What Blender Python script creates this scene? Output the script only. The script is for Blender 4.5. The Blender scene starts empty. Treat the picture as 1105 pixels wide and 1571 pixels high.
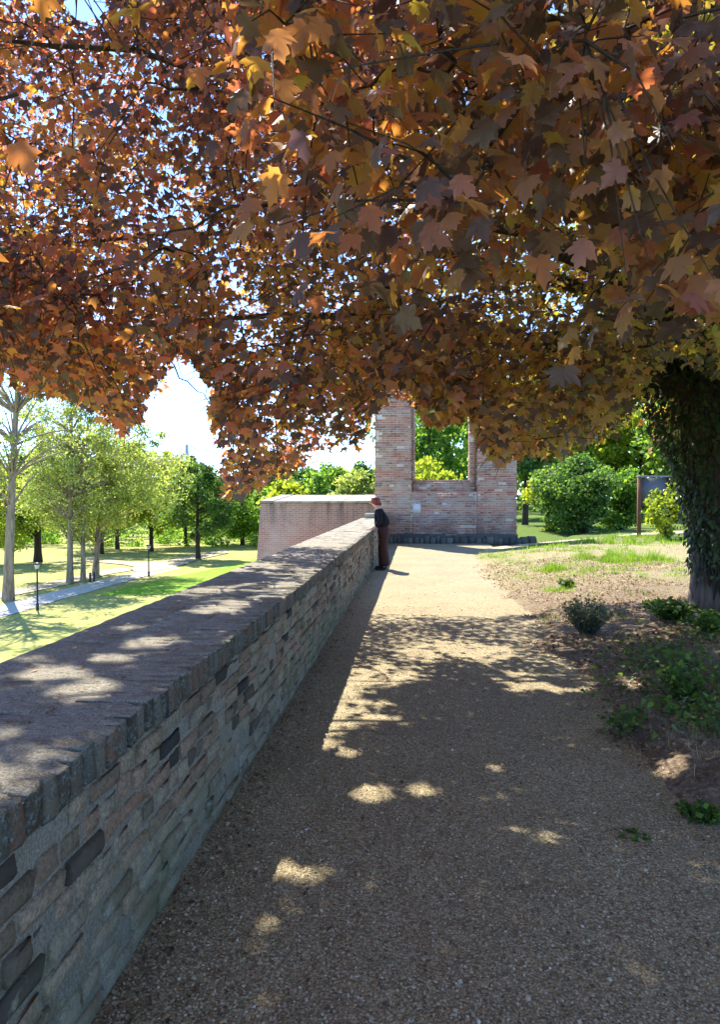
import bpy, bmesh, math, random
import numpy as np
from mathutils import Vector, Matrix, Euler, noise as mnoise

R = math.radians
rng = np.random.default_rng(7)
random.seed(7)
scene = bpy.context.scene
COL = scene.collection

# ------------------------------------------------------------------ camera
F = 1150.0; CX, CY = 552.5, 785.5
CAM = Vector((0, 0, 1.6))
cam_d = bpy.data.cameras.new('camera')
cam_d.sensor_fit = 'VERTICAL'; cam_d.sensor_height = 36.0; cam_d.lens = 36.0 * F / 1571.0
cam_d.clip_start = 0.05; cam_d.clip_end = 4000
cam = bpy.data.objects.new('camera', cam_d); COL.objects.link(cam)
cam.location = CAM
cam.rotation_euler = Euler((R(90 - 1.22), 0, R(4.30)))
scene.camera = cam
CM = np.array(cam.rotation_euler.to_matrix())

# ------------------------------------------------------------------ light
SX, SY = 0.42, -0.72                      # shadow offset on the ground per metre of height
SUN_EL = math.atan2(1.0, math.hypot(SX, SY))
SUN_AZ = math.atan2(-SX, -SY)             # clockwise from +Y, where the sun stands
world = bpy.data.worlds.new('World'); scene.world = world; world.use_nodes = True
wn = world.node_tree; wn.nodes.clear()
sky = wn.nodes.new('ShaderNodeTexSky'); sky.sky_type = 'NISHITA'; sky.sun_disc = False
sky.sun_elevation = SUN_EL; sky.sun_rotation = SUN_AZ
sky.air_density = 0.5; sky.dust_density = 0.05; sky.ozone_density = 7.0
bg = wn.nodes.new('ShaderNodeBackground'); bg.inputs[1].default_value = 0.15
wo = wn.nodes.new('ShaderNodeOutputWorld')
wn.links.new(sky.outputs[0], bg.inputs[0]); wn.links.new(bg.outputs[0], wo.inputs[0])
sun_d = bpy.data.lights.new('sun', 'SUN'); sun_d.energy = 2.9; sun_d.angle = R(0.53); sun_d.color = (1.0, 0.93, 0.82)
sun = bpy.data.objects.new('sun', sun_d); COL.objects.link(sun)
sun.rotation_euler = Vector((SX, SY, -1)).to_track_quat('-Z', 'Y').to_euler()
sun.location = (-10, 20, 30)
vs = scene.view_settings
vs.view_transform = 'Standard'; vs.look = 'None'; vs.gamma = 1; vs.use_curve_mapping = False
vs.exposure = 2.28
scene.render.engine = 'CYCLES'
cy = scene.cycles
cy.use_denoising = True
cy.max_bounces = 7; cy.diffuse_bounces = 5; cy.glossy_bounces = 2; cy.transmission_bounces = 5; cy.transparent_max_bounces = 4
cy.sample_clamp_indirect = 8.0
cy.use_adaptive_sampling = False

# ------------------------------------------------------------------ pixel <-> world helpers
def ray(px, py):
    d = CM @ np.array([(px - CX) / F, (CY - py) / F, -1.0])
    return d
def gp(px, py, z=0.0):
    d = ray(px, py); t = (z - CAM.z) / d[2]
    return Vector((d[0] * t, d[1] * t, z))
def at(px, py, Y):
    d = ray(px, py); t = Y / d[1]
    return Vector((d[0] * t, Y, CAM.z + d[2] * t))
def project(P):
    q = (np.asarray(P) - np.array(CAM)) @ CM
    dep = -q[..., 2]
    s = np.where(np.abs(dep) < 1e-6, 1e-6, dep)
    return CX + F * q[..., 0] / s, CY - F * q[..., 1] / s, dep

# ------------------------------------------------------------------ object helpers
def tag(o, label=None, cat=None, group=None, kind=None):
    if label: o['label'] = label
    if cat: o['category'] = cat
    if group: o['group'] = group
    if kind: o['kind'] = kind
    return o
def empty(name, loc, label=None, cat=None, group=None, rz=0):
    o = bpy.data.objects.new(name, None); COL.objects.link(o)
    o.location = loc; o.rotation_euler = (0, 0, rz); o.empty_display_size = .2
    return tag(o, label, cat, group)
def link(name, me, parent=None, kind=None, keep_world=True):
    o = bpy.data.objects.new(name, me); COL.objects.link(o)
    if parent is not None:
        o.parent = parent
        if keep_world: o.matrix_parent_inverse = Matrix.Translation(parent_world(parent)).inverted()
    if kind: o['kind'] = kind
    return o
def parent_world(p):
    v = Vector(p.location)
    while p.parent is not None:
        p = p.parent
        if p.type == 'EMPTY' : break
    return v

class Acc:
    """collects vertices and faces with numpy, builds one mesh"""
    def __init__(s): s.V = []; s.L = []; s.T = []; s.n = 0; s.A = {}
    def add(s, V, *Fs, **attrs):
        V = np.asarray(V, dtype=np.float32).reshape(-1, 3)
        for Fa in Fs:
            Fa = np.asarray(Fa, dtype=np.int64)
            s.L.append((Fa + s.n).ravel()); s.T.append(np.full(len(Fa), Fa.shape[1], dtype=np.int32))
        s.V.append(V); s.n += len(V)
        for k, v in attrs.items(): s.A.setdefault(k, []).append(np.broadcast_to(np.asarray(v, np.float32), (len(V),)).copy())
    def mesh(s, name, mat, smooth=False):
        me = bpy.data.meshes.new(name)
        V = np.concatenate(s.V); L = np.concatenate(s.L).astype(np.int32); T = np.concatenate(s.T)
        me.vertices.add(len(V)); me.vertices.foreach_set('co', V.ravel())
        me.loops.add(len(L)); me.loops.foreach_set('vertex_index', L)
        me.polygons.add(len(T))
        st = np.zeros(len(T), np.int32); st[1:] = np.cumsum(T)[:-1]
        me.polygons.foreach_set('loop_start', st)
        try: me.polygons.foreach_set('loop_total', T)
        except Exception: pass
        for k, vs_ in s.A.items():
            a = me.attributes.new(k, 'FLOAT', 'POINT'); a.data.foreach_set('value', np.concatenate(vs_))
        if smooth: me.polygons.foreach_set('use_smooth', np.ones(len(T), bool))
        me.update(calc_edges=True); me.validate()
        me.materials.append(mat)
        return me
    def obj(s, name, mat, parent=None, smooth=False, kind=None):
        return link(name, s.mesh(name, mat, smooth), parent, kind)

def box_np(x0, x1, y0, y1, z0, z1):
    V = np.array([[x, y, z] for z in (z0, z1) for y in (y0, y1) for x in (x0, x1)], float)
    Q = np.array([[0, 2, 3, 1], [4, 5, 7, 6], [0, 1, 5, 4], [2, 6, 7, 3], [0, 4, 6, 2], [1, 3, 7, 5]])
    return V, Q
def tube_np(pts, radii, sides=6, cap=True):
    pts = [Vector(p) for p in pts]; n = len(pts); V = []; Q = []
    for i, p in enumerate(pts):
        d = (pts[min(i + 1, n - 1)] - pts[max(i - 1, 0)])
        if d.length < 1e-6: d = Vector((0, 0, 1))
        d.normalize()
        u = d.cross(Vector((0.3, 0.9, 0.12))); u.normalize(); v = d.cross(u)
        for k in range(sides):
            a = 2 * math.pi * k / sides
            V.append(p + (u * math.cos(a) + v * math.sin(a)) * radii[i])
    for i in range(n - 1):
        for k in range(sides):
            k2 = (k + 1) % sides
            Q.append([i * sides + k, i * sides + k2, (i + 1) * sides + k2, (i + 1) * sides + k])
    return np.array([list(v) for v in V]), np.array(Q)
def bez(p0, p1, p2, n):
    p0, p1, p2 = Vector(p0), Vector(p1), Vector(p2)
    return [p0 * (1 - t) ** 2 + p1 * 2 * t * (1 - t) + p2 * t * t for t in [i / (n - 1) for i in range(n)]]
def frames(nrm, tip):
    """rotation matrices whose z is nrm and y is tip made orthogonal"""
    n = nrm / np.linalg.norm(nrm, axis=1, keepdims=True)
    t = tip - n * np.sum(tip * n, axis=1, keepdims=True)
    t /= np.maximum(np.linalg.norm(t, axis=1, keepdims=True), 1e-6)
    x = np.cross(t, n)
    return np.stack([x, t, n], axis=2)
def scatter(acc, T, Fs, P, Rm, S, **attrs):
    """adds the template T, Fs at every P with rotation Rm and scale S"""
    n, p = len(P), len(T)
    V = np.einsum('nij,pj->npi', Rm, T) * np.asarray(S).reshape(-1, 1, 1) + np.asarray(P)[:, None, :]
    off = (np.arange(n) * p)[:, None, None]
    Fl = [(np.asarray(f)[None] + off).reshape(-1, np.asarray(f).shape[1]) for f in Fs]
    acc.add(V.reshape(-1, 3), *Fl, **{k: np.repeat(v, p) for k, v in attrs.items()})
def nz(x, y, s=1.0, o=0.0): return mnoise.noise(Vector((x * s + o, y * s - o, o * 1.7)))
def fbm(x, y, s=1.0, o=0.0): return mnoise.fractal(Vector((x * s + o, y * s - o, o * 1.7)), 1.0, 2.0, 4)
def sstep(a, b, x):
    t = min(1, max(0, (x - a) / (b - a))); return t * t * (3 - 2 * t)

# ------------------------------------------------------------------ material helpers
class Mat:
    def __init__(s, name):
        s.m = bpy.data.materials.new(name); s.m.use_nodes = True
        s.nt = s.m.node_tree; s.nt.nodes.clear()
        s.out = s.nt.nodes.new('ShaderNodeOutputMaterial')
        s.geo = s.nt.nodes.new('ShaderNodeNewGeometry')
        s.pos = s.geo.outputs['Position']; s.isl = s.geo.outputs['Random Per Island']
    def N(s, t): return s.nt.nodes.new(t)
    def put(s, sock, v):
        if isinstance(v, bpy.types.NodeSocket): s.nt.links.new(v, sock)
        elif v is not None:
            if hasattr(sock.default_value, '__len__') and not hasattr(v, '__len__'): v = (v,) * len(sock.default_value)
            if hasattr(v, '__len__') and len(v) == 3 and len(sock.default_value) == 4: v = (*v, 1)
            sock.default_value = v
    def scaled(s, co, sc):
        n = s.N('ShaderNodeVectorMath'); n.operation = 'MULTIPLY'; s.put(n.inputs[0], co); n.inputs[1].default_value = sc
        return n.outputs[0]
    def noise(s, scale, detail=4, rough=.6, co=None, dist=0, col=False):
        n = s.N('ShaderNodeTexNoise'); s.put(n.inputs['Vector'], co or s.pos); n.inputs['Scale'].default_value = scale
        n.inputs['Detail'].default_value = detail; n.inputs['Roughness'].default_value = rough; n.inputs['Distortion'].default_value = dist
        return n.outputs['Color' if col else 'Fac']
    def vor(s, scale, co=None, feature='F1', out='Color', rnd=1):
        n = s.N('ShaderNodeTexVoronoi'); n.feature = feature; s.put(n.inputs['Vector'], co or s.pos); n.inputs['Scale'].default_value = scale
        n.inputs['Randomness'].default_value = rnd
        return n.outputs[out]
    def ramp(s, fac, stops, interp='LINEAR'):
        n = s.N('ShaderNodeValToRGB'); n.color_ramp.interpolation = interp; e = n.color_ramp.elements
        while len(e) < len(stops): e.new(.5)
        for el, (p, c) in zip(e, stops):
            el.position = p; el.color = (*c, 1) if hasattr(c, '__len__') else (c, c, c, 1)
        s.put(n.inputs[0], fac); return n.outputs[0]
    def mix(s, fac, a, b, mode='MIX'):
        n = s.N('ShaderNodeMix'); n.data_type = 'RGBA'; n.blend_type = mode
        s.put(n.inputs[0], fac); s.put(n.inputs[6], a); s.put(n.inputs[7], b); return n.outputs[2]
    def math(s, op, a, b=0.0, clamp=False):
        n = s.N('ShaderNodeMath'); n.operation = op; n.use_clamp = clamp; s.put(n.inputs[0], a); s.put(n.inputs[1], b); return n.outputs[0]
    def sep(s, co=None):
        n = s.N('ShaderNodeSeparateXYZ'); s.put(n.inputs[0], co or s.pos); return n.outputs
    def attr(s, name):
        n = s.N('ShaderNodeAttribute'); n.attribute_name = name; return n.outputs['Fac']
    def objrand(s): return s.N('ShaderNodeObjectInfo').outputs['Random']
    def bump(s, h, strength=.5, dist=.01, base=None):
        n = s.N('ShaderNodeBump'); n.inputs['Strength'].default_value = strength; n.inputs['Distance'].default_value = dist
        s.put(n.inputs['Height'], h)
        if base is not None: s.put(n.inputs['Normal'], base)
        return n.outputs[0]
    def bsdf(s, col, rough=.9, spec=.25, normal=None, metal=0):
        b = s.N('ShaderNodeBsdfPrincipled'); s.put(b.inputs['Base Color'], col); s.put(b.inputs['Roughness'], rough)
        b.inputs['Specular IOR Level'].default_value = spec; b.inputs['Metallic'].default_value = metal
        if normal is not None: s.put(b.inputs['Normal'], normal)
        return b.outputs[0]
    def done(s, sh): s.nt.links.new(sh, s.out.inputs[0]); return s.m
    def leafy(s, refl, trans, k=.45, rough=.5, spec=.35, normal=None):
        a = s.bsdf(refl, rough, spec, normal); t = s.N('ShaderNodeBsdfTranslucent'); s.put(t.inputs[0], trans)
        mx = s.N('ShaderNodeMixShader'); mx.inputs[0].default_value = k
        s.nt.links.new(a, mx.inputs[1]); s.nt.links.new(t.outputs[0], mx.inputs[2]); return s.done(mx.outputs[0])

def foliage(name, dark, mid, light, tr_mul=2.2, k=.45, scale=.35, hue=(1.15, 1.1, .45)):
    m = Mat(name)
    v = m.math('ADD', m.math('MULTIPLY', m.isl, .55), m.math('MULTIPLY', m.noise(scale, 3), .5))
    c = m.ramp(v, [(.25, dark), (.5, mid), (.8, light)])
    t = m.mix(1.0, c, (tr_mul * hue[0], tr_mul * hue[1], tr_mul * hue[2]), 'MULTIPLY')
    return m.leafy(c, t, k, .55, .25)

# maple leaves: wine brown above, orange and amber where the light comes through
def mat_maple():
    m = Mat('maple_leaf'); t = m.attr('tone')
    r = m.math('FRACT', m.math('ADD', m.isl, m.objrand()))
    c = m.ramp(t, [(0, (.115, .085, .095)), (.3, (.15, .10, .085)), (.6, (.145, .115, .075)), (1, (.10, .115, .05))])
    tr = m.ramp(t, [(0, (.85, .22, .09)), (.3, (.95, .42, .06)), (.6, (.95, .62, .06)), (1, (.74, .72, .06))])
    dull = m.ramp(t, [(0, (.12, .055, .055)), (.4, (.17, .09, .055)), (.7, (.17, .12, .045)), (1, (.12, .14, .035))])
    tr = m.mix(m.ramp(r, [(.33, 0), (.43, 1)]), dull, tr)
    c = m.mix(m.math('MULTIPLY', m.noise(45, 3), .55), c, (.24, .19, .155))
    bn = m.bump(m.noise(90, 2), .25, .004)
    return m.leafy(c, tr, .50, .42, .45, bn)
M_MAPLE = mat_maple()

def mat_bark(name, dark, light, sx=9, sz=1.4, moss=0.0):
    m = Mat(name)
    co = m.scaled(m.pos, (sx, sx, sz))
    n = m.noise(1.0, 6, .65, co, .6); n2 = m.noise(2.2, 4, .6)
    c = m.ramp(n, [(.3, dark), (.62, light)])
    c = m.mix(m.math('MULTIPLY', m.ramp(n2, [(.45, 0), (.7, 1)]), moss), c, (.10, .11, .05))
    return m.done(m.bsdf(c, .95, .15, m.bump(n, .9, .05)))
M_BARK = mat_bark('maple_bark', (.025, .020, .016), (.19, .16, .13), 14, 1.2)
M_LIMB = mat_bark('maple_limb_bark', (.035, .028, .022), (.11, .085, .065), 20, 8)
M_PALEBARK = mat_bark('pale_bark', (.10, .08, .055), (.36, .30, .21), 5, .9)
M_DARKBARK = mat_bark('dark_bark', (.02, .016, .012), (.07, .055, .04), 6, 1)

def mat_ivy():
    m = Mat('ivy_leaf')
    c = m.ramp(m.isl, [(0, (.012, .024, .012)), (.6, (.03, .055, .02)), (1, (.06, .095, .03))])
    return m.leafy(c, (.10, .17, .03), .2, .6, .22)
M_IVY = mat_ivy()

def stain(m, c, z0, z1, col, amt, scale=1.2):
    z = m.sep()[2]
    g = m.N('ShaderNodeMapRange'); m.put(g.inputs[0], z); g.inputs[1].default_value = z0; g.inputs[2].default_value = z1
    f = m.math('MULTIPLY', m.ramp(m.noise(scale, 5, .65), [(.35, 0), (.62, 1)]), g.outputs[0], True)
    return m.mix(m.math('MULTIPLY', f, amt), c, col)

def mortar_col(m):
    n = m.noise(3.5, 6, .7); f = m.noise(110, 4, .75)
    c = m.ramp(n, [(.3, (.17, .14, .095)), (.5, (.29, .245, .165)), (.7, (.40, .34, .235))])
    c = m.mix(m.ramp(m.noise(1.7, 5, .7, None, .4), [(.42, 0), (.62, .8)]), c, (.23, .155, .08))
    c = m.mix(m.ramp(m.noise(7, 5, .75), [(.58, 0), (.70, .6)]), c, (.10, .09, .07))
    return m.mix(.62, c, m.ramp(f, [(.32, (.07, .06, .045)), (.5, (.27, .24, .19)), (.68, (.55, .50, .41))]))
def mat_wall_mortar():
    m = Mat('parapet_mortar'); c = mortar_col(m)
    c = stain(m, c, .55, .0, (.16, .16, .075), .8, 2.2)          # algae low on the wall
    h = m.math('ADD', m.noise(22, 8, .78), m.math('MULTIPLY', m.noise(6, 4), 1.2))
    return m.done(m.bsdf(c, .95, .15, m.bump(h, 1.0, .022)))
M_MORTAR = mat_wall_mortar()
def mat_wall_brick(name, smear, dark=1.0):
    m = Mat(name)
    r = m.math('FRACT', m.math('ADD', m.isl, m.objrand()))
    k = dark
    c = m.ramp(r, [(0, (.035 * k, .03 * k, .026 * k)), (.12, (.11 * k, .08 * k, .055 * k)), (.3, (.22 * k, .16 * k, .10 * k)), (.5, (.33 * k, .185 * k, .11 * k)), (.62, (.36 * k, .24 * k, .15 * k)), (.8, (.37 * k, .285 * k, .18 * k)), (1, (.26 * k, .225 * k, .145 * k))])
    c = m.mix(m.math('MULTIPLY', m.ramp(m.noise(60, 5, .8), [(.4, 0), (.62, 1)]), .75), c, (.07, .06, .045))
    zz_ = m.math('MULTIPLY', m.math('SUBTRACT', .30, m.sep()[2]), .42)
    s = m.ramp(m.math('ADD', m.noise(11, 6, .7, None, .5), zz_), [(smear - .06, 0), (smear + .06, 1)])
    c = m.mix(s, c, mortar_col(m))
    c = stain(m, c, .55, .0, (.16, .16, .075), .8, 2.2)
    h = m.math('ADD', m.noise(40, 5, .7), m.math('MULTIPLY', m.noise(9, 4), .8))
    return m.done(m.bsdf(c, .95, .15, m.bump(h, .9, .012)))
M_WBRICK = mat_wall_brick('parapet_brick', .60)
def mat_coping():
    m = Mat('coping_brick')
    r = m.math('FRACT', m.math('ADD', m.isl, m.objrand()))
    c = m.ramp(r, [(0, (.06, .05, .04)), (.4, (.15, .10, .06)), (.6, (.24, .12, .07)), (.8, (.13, .12, .09)), (1, (.23, .18, .12))])
    lich = m.ramp(m.noise(22, 6, .75), [(.44, 0), (.56, 1)])
    c = m.mix(m.math('MULTIPLY', lich, .8), c, m.ramp(m.noise(90, 3, .7), [(.35, (.04, .045, .035)), (.5, (.14, .15, .12)), (.68, (.34, .36, .32))]))
    # the weathered top, where mortar and lichen cover the bricks
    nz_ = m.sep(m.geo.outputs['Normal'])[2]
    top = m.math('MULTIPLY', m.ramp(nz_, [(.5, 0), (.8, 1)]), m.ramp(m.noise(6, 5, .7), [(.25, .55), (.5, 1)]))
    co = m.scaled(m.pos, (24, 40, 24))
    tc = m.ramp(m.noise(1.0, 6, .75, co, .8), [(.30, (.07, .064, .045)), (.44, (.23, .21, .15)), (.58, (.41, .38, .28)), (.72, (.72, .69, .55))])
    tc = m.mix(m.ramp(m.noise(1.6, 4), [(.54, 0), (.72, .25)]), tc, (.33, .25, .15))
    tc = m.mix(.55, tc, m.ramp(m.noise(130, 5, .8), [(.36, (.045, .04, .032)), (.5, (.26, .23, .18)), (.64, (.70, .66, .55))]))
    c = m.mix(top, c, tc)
    h = m.math('ADD', m.noise(45, 6, .75), m.math('MULTIPLY', m.noise(1.0, 5, .7, co), .8))
    return m.done(m.bsdf(c, .95, .12, m.bump(h, 1.0, .018)))
M_COPING = mat_coping()

def brick_tex(m, vec, bw, bh, mort, c1, c2, cm):
    n = m.N('ShaderNodeTexBrick'); m.put(n.inputs['Vector'], vec)
    n.inputs['Scale'].default_value = 1; n.inputs['Brick Width'].default_value = bw; n.inputs['Row Height'].default_value = bh
    n.inputs['Mortar Size'].default_value = mort; n.inputs['Mortar Smooth'].default_value = .3; n.inputs['Bias'].default_value = 0
    m.put(n.inputs['Color1'], c1); m.put(n.inputs['Color2'], c2); m.put(n.inputs['Mortar'], cm)
    return n.outputs
def mat_ruin_brick():
    m = Mat('ruin_brick')
    r = m.math('FRACT', m.math('ADD', m.isl, m.objrand()))
    c = m.ramp(r, [(0, (.26, .13, .10)), (.3, (.40, .20, .15)), (.6, (.45, .25, .17)), (.85, (.47, .31, .22)), (1, (.36, .27, .21))])
    w = m.ramp(m.noise(1.1, 5, .7), [(.5, 0), (.66, .6)])
    c = m.mix(w, c, (.50, .43, .36))
    c = stain(m, c, 1.3, .1, (.07, .075, .06), .85, 1.3)
    c = m.mix(m.math('MULTIPLY', m.ramp(m.noise(.8, 5, .7, m.scaled(m.pos, (1, 1, 2.5))), [(.56, 0), (.70, 1)]), .45), c, (.12, .10, .085))
    return m.done(m.bsdf(c, .95, .15, m.bump(m.noise(30, 4), .6, .01)))
M_RBRICK = mat_ruin_brick()
def mat_ruin_mortar():
    m = Mat('ruin_mortar')
    c = m.ramp(m.noise(2, 5, .7), [(.3, (.48, .43, .37)), (.65, (.70, .65, .58))])
    c = stain(m, c, 1.3, .1, (.08, .085, .07), .85, 1.3)
    return m.done(m.bsdf(c, .95, .15, m.bump(m.noise(25, 4), .6, .01)))
M_RMORTAR = mat_ruin_mortar()
def mat_plinth():
    m = Mat('plinth_stone')
    r = m.math('FRACT', m.math('ADD', m.isl, m.objrand()))
    c = m.ramp(r, [(0, (.09, .085, .075)), (.6, (.20, .18, .15)), (1, (.32, .29, .24))])
    return m.done(m.bsdf(m.mix(m.noise(14, 5), c, (.07, .075, .055)), .95, .15, m.bump(m.noise(20, 5), .8, .02)))
M_PLINTH = mat_plinth()
def mat_bastion():
    m = Mat('bastion_brick')
    sp = m.sep(); cb = m.N('ShaderNodeCombineXYZ')
    nn = m.sep(m.geo.outputs['Normal'])
    u = m.math('ADD', sp[0], sp[1])
    m.put(cb.inputs[0], u); m.put(cb.inputs[1], sp[2])
    o = brick_tex(m, cb.outputs[0], .26, .078, .016, (.44, .21, .16), (.33, .15, .115), (.42, .33, .28))
    c = o[0]
    c = m.mix(m.ramp(m.noise(.55, 6, .7), [(.50, 0), (.66, .5)]), c, (.48, .40, .35))
    drip = m.ramp(m.noise(1.0, 5, .7, m.scaled(m.pos, (3.2, 3.2, .25))), [(.46, 0), (.62, 1)])
    z = sp[2]; g = m.N('ShaderNodeMapRange'); m.put(g.inputs[0], z); g.inputs[1].default_value = .1; g.inputs[2].default_value = 1.3
    c = m.mix(m.math('MULTIPLY', m.math('MULTIPLY', drip, g.outputs[0], True), .85), c, (.11, .095, .08))
    return m.done(m.bsdf(c, .95, .15, m.bump(o[1], -.5, .015)))
M_BASTION = mat_bastion()
def mat_cap():
    m = Mat('bastion_cap_stone')
    c = m.ramp(m.noise(2.5, 6, .7), [(.3, (.20, .175, .14)), (.7, (.38, .34, .28))])
    return m.done(m.bsdf(c, .95, .15, m.bump(m.noise(20, 5), .6, .02)))
M_CAP = mat_cap()

def mat_gravel():
    m = Mat('gravel')
    v1 = m.vor(95, out='Color'); v2 = m.vor(170, out='Color'); d1 = m.vor(95, out='Distance')
    g = m.N('ShaderNodeSeparateColor'); m.put(g.inputs[0], v1); g2 = m.N('ShaderNodeSeparateColor'); m.put(g2.inputs[0], v2)
    stops = [(0, (.13, .095, .048)), (.35, (.30, .24, .125)), (.6, (.41, .335, .18)), (.82, (.54, .455, .26)), (1, (.69, .63, .45))]
    c = m.mix(.45, m.ramp(g.outputs[0], stops), m.ramp(g2.outputs[1], stops))
    c = m.mix(m.ramp(d1, [(.35, 0), (.75, .55)]), c, (.09, .065, .045))
    c = m.mix(m.ramp(m.noise(.9, 5, .65), [(.42, 0), (.68, .42)]), c, (.19, .15, .085))
    h = m.math('SUBTRACT', 1.0, d1)
    return m.done(m.bsdf(c, .9, .2, m.bump(h, .8, .006)))
M_GRAVEL = mat_gravel()
def mat_pebble():
    m = Mat('pebble')
    c = m.ramp(m.isl, [(0, (.11, .08, .045)), (.3, (.29, .23, .12)), (.6, (.41, .335, .18)), (.85, (.50, .43, .28)), (1, (.60, .55, .43))])
    return m.done(m.bsdf(c, .8, .3))
M_PEBBLE = mat_pebble()
def mat_verge():
    m = Mat('verge_earth')
    n = m.noise(2.2, 6, .7); f = m.noise(26, 5, .75)
    soil = m.ramp(f, [(.3, (.09, .066, .045)), (.5, (.24, .18, .12)), (.7, (.48, .38, .27))])
    dry = m.ramp(f, [(.3, (.13, .12, .05)), (.5, (.36, .31, .16)), (.72, (.58, .50, .30))])
    grn = m.ramp(f, [(.3, (.05, .08, .015)), (.6, (.15, .22, .045))])
    y = m.sep()[1]
    g = m.N('ShaderNodeMapRange'); m.put(g.inputs[0], m.math('ADD', y, m.math('MULTIPLY', n, 5.0))); g.inputs[1].default_value = 13.0; g.inputs[2].default_value = 17.5
    c = m.mix(g.outputs[0], soil, dry)
    g2 = m.N('ShaderNodeMapRange'); m.put(g2.inputs[0], m.math('ADD', y, m.math('MULTIPLY', n, 12.0))); g2.inputs[1].default_value = 27; g2.inputs[2].default_value = 33
    c = m.mix(g2.outputs[0], c, grn)
    h = m.math('ADD', f, m.math('MULTIPLY', m.noise(90, 3), .6))
    return m.done(m.bsdf(c, .97, .1, m.bump(h, 1.0, .035)))
M_VERGE = mat_verge()
def mat_soil():
    m = Mat('grey_soil'); f = m.noise(30, 5, .75)
    c = m.ramp(f, [(.3, (.13, .105, .08)), (.7, (.34, .28, .22))])
    return m.done(m.bsdf(c, .97, .1, m.bump(f, 1.0, .03)))
M_SOIL = mat_soil()
def mat_grass(name, a, b, c3, dryness=.4):
    m = Mat(name)
    f = m.noise(3.0, 6, .75, m.scaled(m.pos, (1, .5, 1))); g = m.noise(.12, 4, .6)
    c = m.ramp(f, [(.3, a), (.5, b), (.72, c3)])
    c = m.mix(m.ramp(g, [(.45, 0), (.6, dryness)]), c, (.36, .33, .13))
    return m.done(m.bsdf(c, .95, .1, m.bump(f, .8, .08)))
M_PARK = mat_grass('park_grass', (.17, .20, .04), (.32, .33, .09), (.48, .46, .17), .6)
M_LUSH = mat_grass('lush_grass', (.10, .20, .015), (.19, .33, .025), (.30, .43, .05), .1)
def mat_simple(name, col, rough=.9, var=.3, scale=8, spec=.2, metal=0, bump=.4):
    m = Mat(name); f = m.noise(scale, 5, .65)
    c = m.mix(f, tuple(x * (1 - var) for x in col), tuple(min(1, x * (1 + var)) for x in col))
    return m.done(m.bsdf(c, rough, spec, m.bump(f, bump, .01), metal))
M_PAVE = mat_simple('pale_paving', (.48, .45, .38), .9, .35, 2.0)
M_SAND = mat_simple('sandy_path', (.42, .35, .23), .95, .25, 1.2)
M_BLACK = mat_simple('black_iron', (.02, .02, .022), .5, .3, 20, .5)
M_GLASS = mat_simple('lamp_glass', (.55, .56, .55), .2, .1, 8, .5)
M_POST = mat_simple('brown_post_wood', (.17, .075, .045), .8, .35, 12)
M_PANEL = mat_simple('grey_panel', (.13, .145, .165), .6, .12, 6, .4)
M_RIM = mat_simple('panel_rim', (.22, .24, .25), .5, .1, 6, .4)
M_PLAQUE = mat_simple('white_plaque', (.62, .60, .56), .7, .12, 8)
M_MAST = mat_simple('grey_mast', (.40, .42, .44), .7, .1, 2)

# ================================================================== THE SETTING
# park level far below the rampart
ZP = -4.9
a = Acc(); S_ = 1500
a.add([[-S_, -S_, ZP], [S_, -S_, ZP], [S_, S_, ZP], [-S_, S_, ZP]], [[0, 1, 2, 3]])
tag(a.obj('park_lawn', M_PARK), 'pale mown lawn of the park below the rampart wall', 'lawn', kind='structure')

def ribbon(name, pts, widths, z, mat, label, cat):
    """a path laid along world points; width in metres"""
    P = [Vector((p.x, p.y, z)) for p in pts]; fine = []; W = []
    for i in range(len(P) - 1):
        for t in np.linspace(0, 1, 7)[: (7 if i == len(P) - 2 else 6)]:
            fine.append(P[i].lerp(P[i + 1], t)); W.append(widths[i] * (1 - t) + widths[i + 1] * t)
    V = []
    for i, p in enumerate(fine):
        d = fine[min(i + 1, len(fine) - 1)] - fine[max(i - 1, 0)]; d.normalize(); n = Vector((-d.y, d.x, 0))
        w = W[i] * .5
        V += [p + n * (w + .12 * nz(p.x, p.y, .7)), p - n * (w + .12 * nz(p.x, p.y, .7, 9))]
    Q = [[2 * i, 2 * i + 1, 2 * i + 3, 2 * i + 2] for i in range(len(fine) - 1)]
    a = Acc(); a.add([list(v) for v in V], Q)
    return tag(a.obj(name, mat), label, cat, kind='structure')
ribbon('park_path', [gp(x, y, ZP) for x, y in [(-160, 985), (-60, 955), (0, 939), (60, 921), (125, 904), (190, 887), (232, 878), (262, 871)]],
       [2.4] * 6 + [2.3, 2.0], ZP + .03, M_PAVE, 'pale paved park path running below the wall', 'path')
ribbon('sandy_path', [gp(x, y, ZP) for x, y in [(-160, 938), (-20, 917), (60, 902), (115, 890), (150, 881), (190, 874), (235, 872)]],
       [2.2, 2.2, 2.2, 2.0, 2.0, 2.5, 3.0], ZP + .05, M_SAND, 'sandy path behind the pale tree trunks', 'path')
cl = [gp(x, y, ZP) for x, y in [(125, 856), (170, 860), (215, 864), (262, 860), (300, 851), (345, 845), (352, 849), (305, 859), (285, 866), (262, 873), (232, 879), (203, 878), (212, 872), (190, 867), (125, 861)]]
a = Acc(); a.add([[p.x, p.y, ZP + .07] for p in cl], [list(range(len(cl)))])
tag(a.obj('sandy_clearing', M_SAND), 'sandy clearing where the park paths meet', 'path', kind='structure')
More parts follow.
